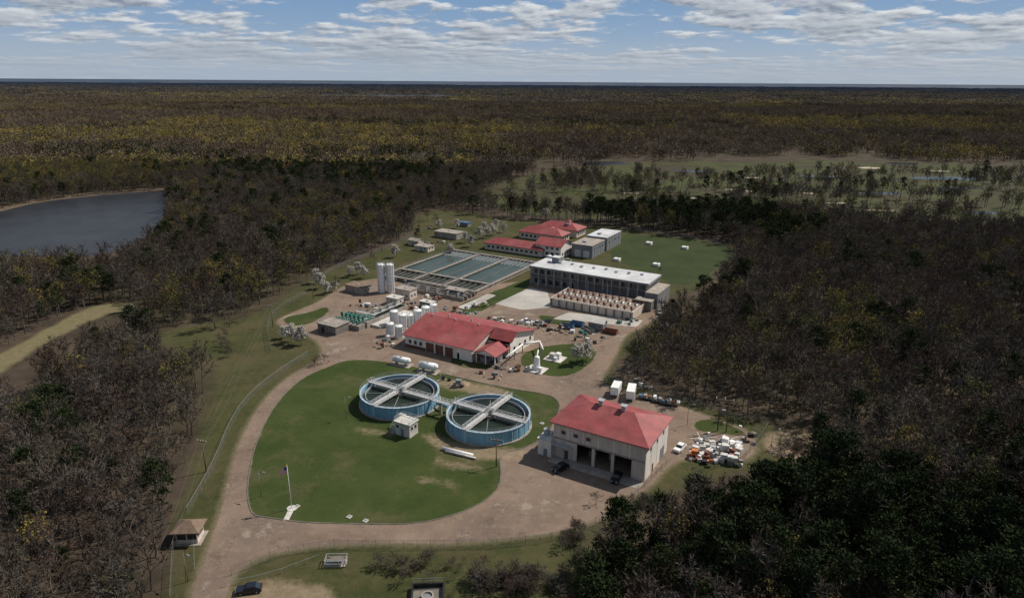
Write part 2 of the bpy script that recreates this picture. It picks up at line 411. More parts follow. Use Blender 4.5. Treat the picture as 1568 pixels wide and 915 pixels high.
class TM:
    def __init__(s): s.v=[];s.f=[];s.m=[]
    def fr(s,p,q,r0,r1,n,mi):
        d=(q-p).normalized(); u=d.orthogonal().normalized(); w=d.cross(u); o=len(s.v)
        for i in range(n):
            a=2*math.pi*i/n; e=u*math.cos(a)+w*math.sin(a); s.v+=[tuple(p+e*r0),tuple(q+e*r1)]
        for i in range(n): s.f.append((o+2*i,o+(2*i+2)%(2*n),o+(2*i+3)%(2*n),o+2*i+1)); s.m.append(mi)
    def tri(s,p,q,w,mi):
        d=(q-p); e=d.cross(rv()).normalized()*w; o=len(s.v); s.v+=[tuple(p-e*.5),tuple(p+e*.5),tuple(q)]; s.f.append((o,o+1,o+2)); s.m.append(mi)
    def quad(s,c,sz,mi):
        a=rv().normalized()*sz*.5; b_=a.cross(rv()).normalized()*sz*.5*random.uniform(.5,1); o=len(s.v)
        s.v+=[tuple(c-a),tuple(c+b_),tuple(c+a),tuple(c-b_)]; s.f.append((o,o+1,o+2,o+3)); s.m.append(mi)
    def mesh(s,name,mats):
        me=bpy.data.meshes.new(name); me.from_pydata(s.v,[],s.f)
        for m in mats: me.materials.append(m)
        me.polygons.foreach_set('material_index',s.m); me.update(); return me
def rv(): 
    while True:
        v=Vector((random.uniform(-1,1),random.uniform(-1,1),random.uniform(-1,1)))
        if .05<v.length<1: return v
def bare(name,h,mats,ntw=12,leaf=0,leafsz=.3,spread=1.,lo=.3,tw=.07,nl=12,top=.86):
    t=TM(); p=Vector((0,0,0)); r=.017*h; pts=[p]; 
    for i in range(6):
        q=Vector((random.uniform(-.02,.02)*h+p.x,random.uniform(-.02,.02)*h+p.y,h*top*(i+1)/6)); t.fr(p,q,r,r*.78,4,0); r*=.78; p=q; pts.append(q)
    az=random.random()*6
    for i in range(nl):
        k=lo+(top-.02-lo)*i/nl+random.uniform(0,.04); f=min(5.99,k/top*6); j=int(f); s=pts[j].lerp(pts[j+1],f-j)
        az+=2.4+random.uniform(-.4,.4); el=math.radians(random.uniform(22,45)+40*(k-lo))
        L=h*(.46-.33*k)*random.uniform(.8,1.2)*spread
        d=Vector((math.cos(az)*math.cos(el),math.sin(az)*math.cos(el),math.sin(el)))
        m1=s+d*L*.5; d2=(d+Vector((0,0,.35))+rv()*.15).normalized(); m2=m1+d2*L*.55
        rr=.007*h
        t.fr(s,m1,rr,rr*.65,3,0); t.fr(m1,m2,rr*.65,rr*.3,3,0)
        for j in range(6):
            g=random.uniform(.3,1.); c=s.lerp(m1,g*2) if g<.5 else m1.lerp(m2,g*2-1)
            e=(d*.6+rv()*.9+Vector((0,0,.35))).normalized(); l=h*random.uniform(.09,.17); c2=c+e*l
            if ntw>3: t.tri(c,c2,rr*1.1,0); t.tri(c,c2,rr*1.1,0)
            for _ in range(ntw):
                c3=c.lerp(c2,random.uniform(.2,1.)); e3=(e*.5+rv()+Vector((0,0,.3))).normalized(); t.tri(c3,c3+e3*h*random.uniform(.05,.1),tw*random.uniform(.7,1.4),1)
            for _ in range(leaf):
                t.quad(c.lerp(c2,random.uniform(.3,1.1))+rv()*h*.055,leafsz*random.uniform(.6,1.2),2)
    return t.mesh(name,mats)
def pine(name,h,mats,lo=.35,w=.2,ncl=60,per=20):
    t=TM(); t.fr(Vector((0,0,0)),Vector((0,0,h*.55)),.02*h,.013*h,5,0); t.fr(Vector((0,0,h*.55)),Vector((random.uniform(-.3,.3),0,h*.95)),.013*h,.003*h,4,0)
    for i in range(ncl):
        k=random.random()**.85; z=h*(lo+(1-lo)*k); rr=h*w*max(.08,(1-(abs(k-.38)/.66)**2))**.6; a=random.random()*6.28; q=rr*random.uniform(.3,1.08)
        c=Vector((q*math.cos(a),q*math.sin(a),z))
        if i%3==0: t.fr(Vector((0,0,z-.06*h)),c,.004*h,.002*h,3,0)
        cs=h*random.uniform(.045,.085)
        for _ in range(per):
            o=rv(); o.z*=.5; p_=c+o*cs
            if random.random()<.5: t.quad(p_,random.uniform(.35,.7),1)
            else:
                e=(o+rv()*.5+Vector((0,0,.35))).normalized(); t.tri(p_,p_+e*random.uniform(.6,1.1),random.uniform(.25,.45),1)
    return t.mesh(name,mats)
def mkcoll(name,meshes):
    c=bpy.data.collections.new(name)
    for i,m in enumerate(meshes):
        o=bpy.data.objects.new(f'{name}_{i}',m); c.objects.link(o)
    return c
bares=[bare(f'bare_tree_mesh{i}',random.uniform(12.5,16.5),[BARK,TWIG,REDB],9,leaf=(0,0,2,0,0,1)[i],leafsz=.25,spread=random.uniform(.8,1.25),tw=.13) for i in range(6)]
buds=[bare(f'bud_tree_mesh{i}',random.uniform(11,15),[BARK,TWIG,BUD],4,leaf=9,leafsz=.48) for i in range(3)]
pines=[pine(f'pine_mesh{i}',random.uniform(14,18),[BARK,NEED],lo=random.uniform(.3,.42),w=random.uniform(.19,.26)) for i in range(4)]
bloss=[bare(f'blossom_mesh{i}',5.6,[BARK,TWIG,BLOS],5,leaf=26,leafsz=.3,lo=.2,spread=.95,nl=17,top=.78,tw=.06) for i in range(4)]
C_bare=mkcoll('bare_tree_kinds',bares); C_bud=mkcoll('budding_tree_kinds',buds); C_pine=mkcoll('pine_tree_kinds',pines)

def tile(name,kind,S=52,n=44):
    t=TM()
    for _ in range(n):
        x,y=random.uniform(-S/2,S/2),random.uniform(-S/2,S/2); r=random.random()
        if kind=='brown': k=0 if r<.9 else (1 if r<.95 else 2)
        elif kind=='mix': k=0 if r<.6 else (1 if r<.9 else 2)
        elif kind=='yel': k=0 if r<.25 else (1 if r<.97 else 2)
        else: k=0 if r<.35 else (1 if r<.4 else 2)
        h=random.uniform(9,18); cr=h*random.uniform(.2,.32)
        base=Vector((x,y,0)); t.fr(base,base+Vector((0,0,h*.7)),.25,.12,3,0)
        c=base+Vector((0,0,h*.66))
        for _ in range(46 if k==0 else 40):
            o=rv(); o=o.normalized()*(o.length**.5); p=c+Vector((o.x*cr,o.y*cr,o.z*h*.33))
            if k==0: 
                e=(o*.7+rv()*.6+Vector((0,0,.5))).normalized(); t.tri(p,p+e*random.uniform(1.2,2.8),random.uniform(.5,.95),0)
            else: t.quad(p,random.uniform(1.,1.9),k)
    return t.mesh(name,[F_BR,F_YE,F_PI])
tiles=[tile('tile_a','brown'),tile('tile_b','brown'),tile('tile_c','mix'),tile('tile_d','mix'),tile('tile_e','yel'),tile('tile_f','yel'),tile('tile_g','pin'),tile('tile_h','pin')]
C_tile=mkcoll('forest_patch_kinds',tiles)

def instancer(name,P,rz,sc,ix,coll):
    P=np.asarray(P,dtype=np.float32)
    me=bpy.data.meshes.new(name); me.vertices.add(len(P)); me.vertices.foreach_set('co',P.ravel())
    me.attributes.new('rz','FLOAT','POINT').data.foreach_set('value',np.asarray(rz,np.float32))
    me.attributes.new('sc','FLOAT_VECTOR','POINT').data.foreach_set('vector',np.asarray(sc,np.float32).ravel())
    me.attributes.new('ix','INT','POINT').data.foreach_set('value',np.asarray(ix,np.int32)); me.update()
    o=bpy.data.objects.new(name,me); link(o)
    ng=bpy.data.node_groups.new(name+'_scatter','GeometryNodeTree')
    ng.interface.new_socket('Geometry',in_out='INPUT',socket_type='NodeSocketGeometry'); ng.interface.new_socket('Geometry',in_out='OUTPUT',socket_type='NodeSocketGeometry')
    gi=ng.nodes.new('NodeGroupInput'); go=ng.nodes.new('NodeGroupOutput'); ip=ng.nodes.new('GeometryNodeInstanceOnPoints')
    ci=ng.nodes.new('GeometryNodeCollectionInfo'); ci.inputs['Collection'].default_value=coll; ci.inputs['Separate Children'].default_value=True; ci.inputs['Reset Children'].default_value=True
    def na(n,t):
        a=ng.nodes.new('GeometryNodeInputNamedAttribute'); a.data_type=t; a.inputs['Name'].default_value=n; return a.outputs['Attribute']
    cx=ng.nodes.new('ShaderNodeCombineXYZ'); L=ng.links.new
    L(na('rz','FLOAT'),cx.inputs[2]); L(gi.outputs[0],ip.inputs['Points']); L(ci.outputs[0],ip.inputs['Instance']); ip.inputs['Pick Instance'].default_value=True
    L(na('ix','INT'),ip.inputs['Instance Index']); L(cx.outputs[0],ip.inputs['Rotation']); L(na('sc','FLOAT_VECTOR'),ip.inputs['Scale']); L(ip.outputs[0],go.inputs[0])
    md=o.modifiers.new('scatter','NODES'); md.node_group=ng; return o

# ---------------------------------------------------------------- forest placement
st=4.9
cx_=np.arange(-600,600,st); cy_=np.arange(62,680,st)
XX,YY=np.meshgrid(cx_,cy_); q=np.stack([XX.ravel(),YY.ravel()],1)+rng.uniform(-2.3,2.3,(XX.size,2))
q=q[np.abs(q[:,0])<(q[:,1]*.77+60)]
pineB=P2([(885,870),(930,800),(1080,760),(1250,740),(1400,770),(1700,760),(1700,1000),(885,1000)])
xq=rng.uniform((-10,62),(260,175),(1500,2)); xq=xq[sdf(xq,pineB)>0][:420]; q=np.vstack([q,xq])
def blocked(q,h,polys,marg):
    bad=np.zeros(len(q),bool)
    for k in (0,.35,.7,1.):
        f=H/(H-h*k); s=q*f
        for p in polys:
            bad|=sdf(s,p)>marg if k>0 else sdf(s,p)>-1.5
    return bad
keep=~blocked(q,12.5,[clear,pave],1.)
keep&=~(blocked(q,11,[lake],1.5)|blocked(q,13,[path],-2.))
ing=sdf(q,golf)>-2
keep&=ing|~(blocked(q,9,[golf],8.)&(q[:,1]>470)&(rng.random(len(q))<.8))
gn=np.array([mn.noise(Vector((x*.022,y*.03,13.3))) for x,y in q])
keep&=~(ing&(rng.random(len(q))>np.clip(.08+.75*gn,.015,.5)))
q=q[keep]; ing=ing[keep]; ingp=sdf(q,pineB)>0
nz=np.array([mn.noise(Vector((x*.012,y*.012,3.3))) for x,y in q]); nz2=np.array([mn.noise(Vector((x*.02+50,y*.02,9.1))) for x,y in q])
yelZ=(sdf(q,P2([(-100,200),(-100,300),(240,290),(330,270),(560,250),(640,215),(400,195),(0,190)]))>0)
pinZ=(sdf(q,P2([(300,268),(330,240),(640,245),(700,262),(640,290),(520,300),(400,295)]))>0)
pinR=(sdf(q,P2([(895,345),(900,312),(1180,340),(1260,370),(1180,395),(1140,372),(960,350)]))>0)
r=rng.random(len(q))
pp=np.where(ingp,np.clip(.9+1.3*(nz2-.1),.45,.97),np.where(pinZ,.45,np.where(pinR,.8,np.clip(.07+.5*(nz2-.12),.03,.5))))
pp=np.where(ing,.08,pp)
pb=np.where(yelZ,.75,np.where(ing,.2,np.clip(.14+.6*(nz-.02),.04,.6)))
kind=np.where(r<pp,2,np.where(r<pp+pb*(1-pp),1,0))
for k,(nm,C,nk) in enumerate((('bare_woodland',C_bare,6),('budding_woodland',C_bud,3),('pine_woodland',C_pine,4))):
    s=q[kind==k]; n=len(s)
    sc=np.repeat(rng.uniform(.55,1.1,n)[:,None],3,1)*rng.uniform(.9,1.1,(n,3)); 
    if k==2: sc*=.95
    instancer(nm,np.column_stack([s,np.zeros(n)]),rng.uniform(0,6.28,n),sc,rng.integers(0,nk,n),C)
print('trees',len(q))
def patches(nm,y0,y1,step,scl):
    P=[];ix=[];sc=[]
    y=y0
    while y<y1:
        w=y*.77+120; x=-w
        while x<w:
            px,py=x+random.uniform(-.45,.45)*step,y+random.uniform(-.45,.45)*step
            x+=step
            g=mn.noise(Vector((px*.0016,py*.0032,1.7))); g2=mn.noise(Vector((px*.003,py*.006,7.7)))
            if sdf(np.array([[px,py]]),golf)[0]>-20: continue
            if py>2400 and mn.noise(Vector((px*.0007,py*.0016,21.)))>.3: continue
            left=px<-py*.02
            if g2>.32 : k=random.choice((6,7))
            elif g+ (.5 if left and py<1500 else 0)>.2: k=random.choice((4,5,5,3))
            elif g>-.05: k=random.choice((2,3,0))
            else: k=random.choice((0,1,0,1,2))
            P.append((px,py,0)); ix.append(k); v=random.uniform(.8,1.2); sc.append((scl,scl,v*(.95 if scl==1 else 1.15)))
        y+=step*(.95)
    n=len(P); instancer(nm,P,[random.uniform(0,6.28) for _ in P],sc,ix,C_tile); print(nm,n)
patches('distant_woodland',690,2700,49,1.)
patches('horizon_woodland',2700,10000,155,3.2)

# ---------------------------------------------------------------- single trees
def tree(kind,px,py,s=1.):
    nm,ms={'blossom':('blossoming_pear_tree',bloss),'bare':('bare_tree',bares),'pine':('pine_tree',pines),'bud':('budding_tree',buds)}[kind]
    o=bpy.data.objects.new(nm,random.choice(ms)); link(o); p=G(px,py); o.location=p; o.rotation_euler=(0,0,random.random()*6); o.scale=(s*random.uniform(1.,1.25),s*random.uniform(1.,1.25),s)
for px,py,s in [(462,528,1.15),(446,524,1.1),(436,518,.8),(492,442,1.15),(502,450,.9),(484,434,1.1),(513,446,.8),(548,420,1.),(558,426,1.),(538,424,.9),(606,394,1.1),(884,557,1.15),(898,552,1.1),(735,366,1.2),(748,364,1.1),(722,378,1.1),(713,372,1.1),(760,352,1.1),(772,356,1.),(835,336,1.3),(700,350,1.),(690,390,1.),(672,350,.9),(756,360,1.1),(742,356,1.1)]: tree('blossom',px,py,s*1.08)
for px,py,s in [(515,447,.5),(668,345,.5),(655,338,.55),(1010,420,.3),(330,505,.8),(352,500,.85),(310,508,.7),(345,488,.9),(375,492,.6)]: tree('bare',px,py,s)
for px,py,s in [(724,328,.9),(640,372,.5)]: tree('pine',px,py,s)
for px,py,s in [(1110,480,.9),(470,430,.45),(572,408,.5)]: tree('bud',px,py,s)
# brush and reeds near the lower edge of the clearing
bq=[]
for a,b_,rx,ry,n in ((790,895,95,18,120),(640,870,90,8,25),(1000,775,60,8,25),(880,830,18,25,30),(1215,690,30,12,25),(345,530,12,20,14),(490,560,12,6,6)):
    for _ in range(n):
        c=G(a+random.gauss(0,.5)*rx,b_+random.gauss(0,.5)*ry); bq.append((c.x,c.y,-.2))
nb=len(bq); s_=rng.uniform(.09,.26,(nb,1)); instancer('brush_thicket',bq,rng.uniform(0,6,nb),np.hstack([s_*1.5,s_*1.5,s_]),rng.integers(0,6,nb),C_bare)

# ---------------------------------------------------------------- garage / press building
t=Thing('vehicle_garage_building',W(-42.8,137))
Lx,D,hz=24,16.5,9.3
def wallY(y0,y1,x0,x1,z0,z1,m,ops,part='wall'):
    ops=sorted(ops); x=x0
    for a,b_,c,d in ops:
        if a>x: t.box(part,x,y0,z0,a,y1,z1,m)
        if c>z0: t.box(part,a,y0,z0,b_,y1,c,m)
        if d<z1: t.box(part,a,y0,d,b_,y1,z1,m)
        x=b_
    if x<x1: t.box(part,x,y0,z0,x1,y1,z1,m)
wallY(0,.3,-Lx,0,0,hz,CREAM,[(-17.6,-13.6,0,4.9),(-12.8,-8.6,0,4.9),(-7.8,-3.4,0,4.9)])
t.box('wall',-.3,.3,0,0,D,hz,WHITEW); t.box('wall',-Lx,.3,0,-Lx+.3,D,hz,CREAM); t.box('wall',-Lx+.3,D-.3,0,-.3,D,hz,CREAM)
t.box('upper_floor',-Lx+.3,.3,5.2,-.3,D-.3,5.5,CONCD); t.box('back_partition',-Lx+.3,9,0,-.3,9.2,5.2,CONCD)
t.hip('roof',-Lx,0,0,D,hz,3.3,RED,.9,7.2)
t.box('roof_vent',-15.6,7.8,hz+3,-14.6,8.8,hz+4.6,STEEL); t.box('roof_vent',-15.9,7.5,hz+4.6,-14.3,9.1,hz+4.8,STEEL)
t.box('roof_vent',-9.6,7.8,hz+3,-8.6,8.8,hz+4.6,STEEL); t.box('roof_vent',-9.9,7.5,hz+4.6,-8.3,9.1,hz+4.8,STEEL)
for i in range(7): t.box('wall_pilaster',-Lx+i*Lx/6-.15 if i else -Lx,-.1,5.0,-Lx+i*Lx/6+.15 if i<6 else 0,-.003,hz-.02,WHITEW)
t.box('wall_band',-Lx,-.16,5.0,0,-.103,5.35,CONC)
windows(t,'y',0,-23,-13.,6.6,7.5,3,-1,1.1,CONC)
windows(t,'x',0,1.,15.,6.6,7.5,3,1,.8,CONC)
for i in range(1,4): t.box('panel_joint',.003,i*D/4-.04,0,.02,i*D/4+.04,hz-.1,CONC)
t.box('door',.003,5,0,.06,6,2.2,BROWN); t.box('door',.003,11,0,.06,14,3.2,GREY)
t.box('door',-20.9,-.06,0,-19.9,-.003,2.3,BROWN)
t.box('mezzanine',-Lx,-1.4,3.6,-18.4,-.2,3.8,GRATE); t.rail('mezzanine_rail',[(-Lx,-1.4,3.8),(-18.4,-1.4,3.8)],STEEL)
for x in (-23.8,-21,-18.5): t.box('post',x,-1.4,0,x+.15,-1.25,3.6,STEEL)
t.box('lean_to_wall',-27.6,-1.5,0,-24.003,3.2,4.4,WHITEW); t.box('lean_to_roof',-27.8,-1.7,4.4,-24.003,3.4,4.6,PADC)
t.cyl('vent_drum',-26.5,1,4.6,6.2,.8,STEEL,16); t.box('door',-26,-1.56,0,-25,-1.503,2.1,GREY)
t.tube('duct',(-25,1,5),(-24,1,7),.25,STEEL)
t.box('downpipe',-.12,-.2,0,-.02,-.1,hz,STEEL)
t.box('apron',-Lx,-3.5,.02,0,-.2,.05,CONC)
t.box('stored_box',-16,4,0,-14,6,1.6,GREY); t.box('stored_box',-11,5,0,-9.5,7,2.2,CONC)
t.done()

# ---------------------------------------------------------------- red-roof chemical building
t=Thing('red_roof_chemical_building',W(-145,176))
t.box('wall',0,0.3,0,.3,27,4.6,CREAM); t.box('wall',.3,26.7,0,37,27,4.6,CREAM); t.box('wall',27.7,.3,0,28,10,4.6,CREAM)
t.box('wall',28,10,0,36.7,10.3,4.6,CREAM); t.box('wall',36.7,10.0,0,37,26.7,4.6,WHITEW)
wallY(0,.3,0,28,0,4.6,WHITEW,[(9.,12.4,0,3.4),(13.,16.4,0,3.4),(17.,20.4,0,3.4),(22.,23.,0,2.2)])
for a in (9.,13.,17.): t.box('garage_door',a,.12,0,a+3.4,.2,3.4,BROWN)
t.box('wall_plinth',0,-.08,0,8.9,-.003,1.1,BROWN)
t.box('ceiling',.3,.3,4.4,27.7,26.7,4.5,CONC)
windows(t,'y',0,1.,8.,1.6,3.,3,-1,1.2); windows(t,'x',37,11,26,1.8,3.2,4,1,1.2)
windows(t,'x',28,1.5,9,1.2,3.2,2,1,1.8)
t.gable('roof',0,0,28,27,4.6,3.6,RED,WHITEW,.8)
t.add('roof',[(28.803,9.6,5.79),(38,9.6,5.79),(38,13.5,8.4),(28.803,13.5,8.4),(28.803,27.6,4.68),(38,27.6,4.68),(28.803,9.6,5.6),(38,9.6,5.6),(28.803,27.6,4.5),(38,27.6,4.5)],[(0,1,2,3),(3,2,5,4),(6,7,1,0),(8,4,5,9)],RED)
t.add('gable_wall',[(36.98,10,4.6),(36.98,26.9,4.6),(36.98,26.9,4.75),(36.98,13.5,8.25),(36.98,10,5.9)],[(0,1,2,3,4)],WHITEW)
t.gable('porch_roof',29.,.5,36.8,9.6,3.7,1.5,RED,WHITEW,.5,'y')
for x in (29.2,32.8,36.4):
    for y in (.7,5,9.3): t.box('porch_column',x,y,0,x+.3,y+.3,3.7,WHITEW)
t.box('porch_beam',29.,.3,3.45,36.8,.6,3.7,CREAM)
for i in range(5):
    x=2.5+i*5; t.box('ridge_vent' if i%3 else 'exhaust_stack',x,12.6+(i%2)*3,7.4,x+.5,13.1+(i%2)*3,8.7,STEEL)
t.box('equipment',30,2,0,33,4.5,1.6,GREY); t.cyl('drum',35,6,0,2.2,.8,WHITE,16)
t.done()

# ---------------------------------------------------------------- clarifiers
cl=[(-32.5,181),(-6.2,167.5)]
for k,(x,y) in enumerate(cl):
    t=Thing('clarifier_tank',(x,y)); r=11.4
    t.ring('tank_wall',0,0,0,3.6,r-.3,r,BLUE,64); t.ring('top_rim',0,0,3.6,3.8,r-.4,r+.12,LBLUE,64); t.ring('base_kerb',0,0,0,.35,r,r+.5,CONC,64)
    t.ring('launder',0,0,2.2,3.3,r-1.6,r-1.45,STEEL,64); t.ring('launder_floor',0,0,2.2,2.3,r-1.44,r-.31,CONCD,64)
    t.cyl('water',0,0,.5,2.6,r-1.62,CWATER,64,smooth=False); t.cyl('launder_water',0,0,.4,2.15,r-.32,CWATER,64,smooth=False)
    for i in range(28):
        a=i*2*math.pi/28; c,s=math.cos(a),math.sin(a)
        t.tube('wall_rib',((r+.06)*c,(r+.06)*s,0),((r+.06)*c,(r+.06)*s,3.6),.07,LBLUE if i%7 else WHITE,4)
    rp=[((r+.02)*math.cos(i*math.pi/18),(r+.02)*math.sin(i*math.pi/18),3.8) for i in range(37)]
    t.rail('rim_rail',rp,STEEL,1.05,3.,.03)
    for ax in (0,1):
        def B(part,a0,b0,z0,a1,b1,z1,m):
            (t.box(part,a0,b0,z0,a1,b1,z1,m) if ax==0 else t.box(part,b0,a0,z0,b1,a1,z1,m))
        zt=3.9+ax*.06
        B('bridge_deck',-r-.4,-.6,zt,r+.4,.6,zt+.12,GRATE)
        for s in (-1,1):
            B('bridge_girder',-r-.4,s*.68-.05,zt-.3,r+.4,s*.68+.05,zt+.2,PADC)
            B('bridge_rail',-r-.4,s*.7-.03,zt+1.1,r+.4,s*.7+.03,zt+1.17,WHITE)
            B('bridge_rail',-r-.4,s*.7-.025,zt+.65,r+.4,s*.7+.025,zt+.7,WHITE)
            for i in range(13):
                a=-r+i*2*r/12; B('bridge_rail',a-.035,s*.7-.03,zt+.2,a+.035,s*.7+.03,zt+1.1,WHITE)
    t.cyl('centre_well',0,0,1,3.5,1.9,CONC,24); t.cyl('drive_unit',0,0,4.1,5.2,.55,GREY,16); t.box('control_box',.9,-.4,4.0,1.5,.4,5.2,GREY)
    for q_ in range(4):
        a=q_*math.pi/2+.5; t.tube('scum_arm',(1.9*math.cos(a),1.9*math.sin(a),2.75),(9.4*math.cos(a),9.4*math.sin(a),2.75),.08,STEEL,4)
    if k==0:
        t.box('link_walkway',r+.45,-.6,3.7,18.,.6,3.85,GRATE)
        for s in (-.6,.6): t.rail('link_rail',[(r+.5,s,3.85),(18,s,3.85)],WHITE,1.1,1.5)
        t.box('link_support',14.4,-.3,0,14.9,.3,3.7,CONC)
        t.tube('inlet_pipe',(r+.2,2.2,1.6),(17.9,2.2,1.6),.45,BLUE,10)
    t.done()
p=G(623,663); t=Thing('valve_house',p)
t.box('wall',-2.4,-1.8,0,2.4,1.8,3.7,PADC); t.box('roof_slab',-2.7,-2.1,3.7,2.7,2.1,4.0,PADC); t.box('door',-.5,-1.85,0,.5,-1.803,2.1,GREY)
windows(t,'y',-1.8,-2.3,-.8,2.2,3.,1,-1,.9); windows(t,'x',2.4,-1.5,1.5,2.,3.,2,1,.8)
t.rail('roof_rail',[(-2.5,-1.9,4.),(2.5,-1.9,4.),(2.5,1.9,4.),(-2.5,1.9,4.),(-2.5,-1.9,4.)],STEEL)
for i in range(12): t.box('stair',-4.4,-1.8+i*.32,.0+i*.31,-2.8,-1.5+i*.32,.08+i*.31,GRATE)
t.rail('stair_rail',[(-4.4,-1.8,0),(-4.4,2,3.7)],STEEL); t.box('stair_landing',-4.4,2,3.6,-2.4,3,3.7,GRATE)
t.done()

# ---------------------------------------------------------------- tanks
def capsule(px,py,L,r,ang):
    p=G(px,py); t=Thing('horizontal_storage_tank',p,ang); z=r+.7
    t.tube('shell',(-L/2,0,z),(L/2,0,z),r,WHITE,20)
    for s in (-1,1):
        for k in range(4):
            a0,a1=k*math.pi/8,(k+1)*math.pi/8
            t.tube('end_cap',(s*(L/2+.6*r*math.sin(a0)),0,z),(s*(L/2+.6*r*math.sin(a1)),0,z),r*math.cos(a0),WHITE,20,r2=max(.02,r*math.cos(a1)))
        t.box('saddle',s*L*.32-.2,-r*.8,0,s*L*.32+.2,r*.8,.9,CONC)
    t.cyl('hatch',0,0,z+r-.1,z+r+.3,.3,STEEL,10); t.box('pad',-L/2-1,-r-.8,0,L/2+1,r+.8,.12,CONC); t.done()
capsule(615,558,5.4,1.05,math.radians(-22)); capsule(656,568,5.4,1.2,math.radians(-22))
def vtank(name,px,py,r,h,m=WHITE,rail=False):
    t=Thing(name,G(px,py)); t.cyl('pad',0,0,0,.25,r+.4,CONC,24); t.cyl('shell',0,0,.25,h,r,m,24); t.dome('roof',0,0,h,r,r*.3,m)
    for z in np.arange(1.5,h,1.8): t.ring('band',0,0,z,z+.07,r,r+.04,STEEL,24)
    for x in (-.25,.25): t.tube('ladder',(x,-r-.15,0),(x,-r-.15,h+.8),.04,STEEL,4)
    t.tube('fill_pipe',(r+.15,0,0),(r+.15,0,h+.3),.1,STEEL,6); t.cyl('vent',0,0,h+r*.28,h+r*.3+.5,.2,STEEL,8)
    if rail: t.rail('top_rail',[((r-.1)*math.cos(a),(r-.1)*math.sin(a),h) for a in np.linspace(0,2*math.pi,9)],STEEL)
    t.done()
for px,py,r,h in [(598,513,1.5,4.6),(611,517,1.5,4.6),(604,498,1.6,5.8),(617,503,1.6,5.6),(628,500,1.3,4.8),(640,496,1.7,5.6),(652,490,1.7,5.4),(664,486,1.5,5.4),(594,521,.8,1.8),(650,505,1.2,3.8)]: vtank('chemical_storage_tank',px,py,r,h)
for px in (585,598.5): vtank('lime_silo',px,447,1.75,12.6,WHITE,True)
vtank('small_process_tank',841,400,1.3,3.,WHITE)
for px,py,ro in [(821,566,0),(850,549,0)]:
    t=Thing('equipment_pad',G(px,py)); t.box('slab',-3.2,-2.8,0,3.2,2.8,.25,PADC)
    if px==821:
        t.cyl('vessel',0,.4,.25,4.3,1.15,WHITE,20,r2=.9); t.dome('vessel_top',0,.4,4.3,.9,.5,WHITE,20); t.box('hopper_leg',-1.2,-.8,.25,1.2,-.5,1.5,WHITE)
        t.tube('feed_pipe',(0,.4,4.5),(-1.5,4,5.2),.22,WHITE); t.box('control_cabinet',1.8,-2,.25,2.8,-1,1.9,WHITE); t.box('control_cabinet',-2.8,-2.4,.25,-1.6,-1.2,1.2,PADC)
    else:
        t.box('cabinet',-1.8,-1,.25,-.2,.8,1.9,PADC); t.box('cabinet',.4,-.6,.25,1.9,1.,2.3,WHITE); t.cyl('vessel',1.,-1.8,.25,1.4,.6,WHITE,12)
    t.done()
def polypipe(name,pts,r,m,z=1.,posts=True):
    P=[G(a,b) for a,b in pts]; t=Thing(name,(0,0,0),0)
    for a,b_ in zip(P[:-1],P[1:]):
        t.tube('pipe',(a.x,a.y,z),(b_.x,b_.y,z),r,m,10)
        if posts:
            n=max(1,int((b_-a).length/5))
            for i in range(n+1):
                c=a.lerp(b_,i/n); t.box('support',c.x-.12,c.y-.12,0,c.x+.12,c.y+.12,z-r*.6,CONC)
    t.done()
polypipe('overhead_pipe',[(775,560),(800,540),(826,535),(831,548)],.3,WHITE,3.2)
polypipe('stacked_pipe',[(677,688),(724,699)],.42,WHITE,.5,False)
polypipe('stacked_pipe',[(682,692),(728,703)],.3,PADC,.35,False)
# kerb along the drive beside the lawn
t=Thing('drive_kerb',(0,0,0),0)
kp=isle[0]
for i in range(len(kp)):
    a=kp[i]; c=kp[(i+1)%len(kp)]
    d=c-a; L=np.hypot(*d); nrm=np.array([-d[1],d[0]])/max(L,1e-6)*.1
    if a[1]>200: continue
    t.add('kerb',[(a[0]-nrm[0],a[1]-nrm[1],0),(c[0]-nrm[0],c[1]-nrm[1],0),(c[0]+nrm[0],c[1]+nrm[1],0),(a[0]+nrm[0],a[1]+nrm[1],0),(a[0]-nrm[0],a[1]-nrm[1],.12),(c[0]-nrm[0],c[1]-nrm[1],.12),(c[0]+nrm[0],c[1]+nrm[1],.12),(a[0]+nrm[0],a[1]+nrm[1],.12)],[(4,5,6,7),(0,1,5,4),(2,3,7,6),(1,2,6,5),(3,0,4,7)],CONCD)
t.done()

# ---------------------------------------------------------------- settling basins
t=Thing('settling_basins',W(-209,240))
Wd,Dd=52,58; wh=1.5
def bw(x0,y0,x1,y1,z=wh,m=CONC): t.box('basin_wall',x0,y0,0,x1,y1,z,m)
xs=[0,17.3,34.6,52]
for i,x in enumerate(xs): bw(x-.4,0,x+.4,Dd)
for i in range(3):
    for y in (0,12.,Dd-.8): bw(xs[i]+.403,y,xs[i+1]-.403,y+.8,wh-.01)
    t.box('water',xs[i]+.405,.81,0,xs[i+1]-.405,11.99,.85,CWATER)
    t.box('water',xs[i]+.405,12.81,0,xs[i+1]-.405,Dd-.81,1.0,BWATER)
    xm=(xs[i]+xs[i+1])/2
    t.box('baffle_wall',xm-.12,12.85,0,xm+.12,Dd-.85,1.18,CONCD)
    for k in range(5): t.box('baffle_wall',xs[i]+.41+3.1*k+1,.85,0,xs[i]+.41+3.1*k+1.2,11.9,1.25,CONCD)
    for k in range(7):
        x=xs[i]+1.6+k*2.2
        if abs(x-xm)<.4: continue
        t.box('weir_trough',x,Dd-11,.9,x+.35,Dd-.9,1.3,STEEL)
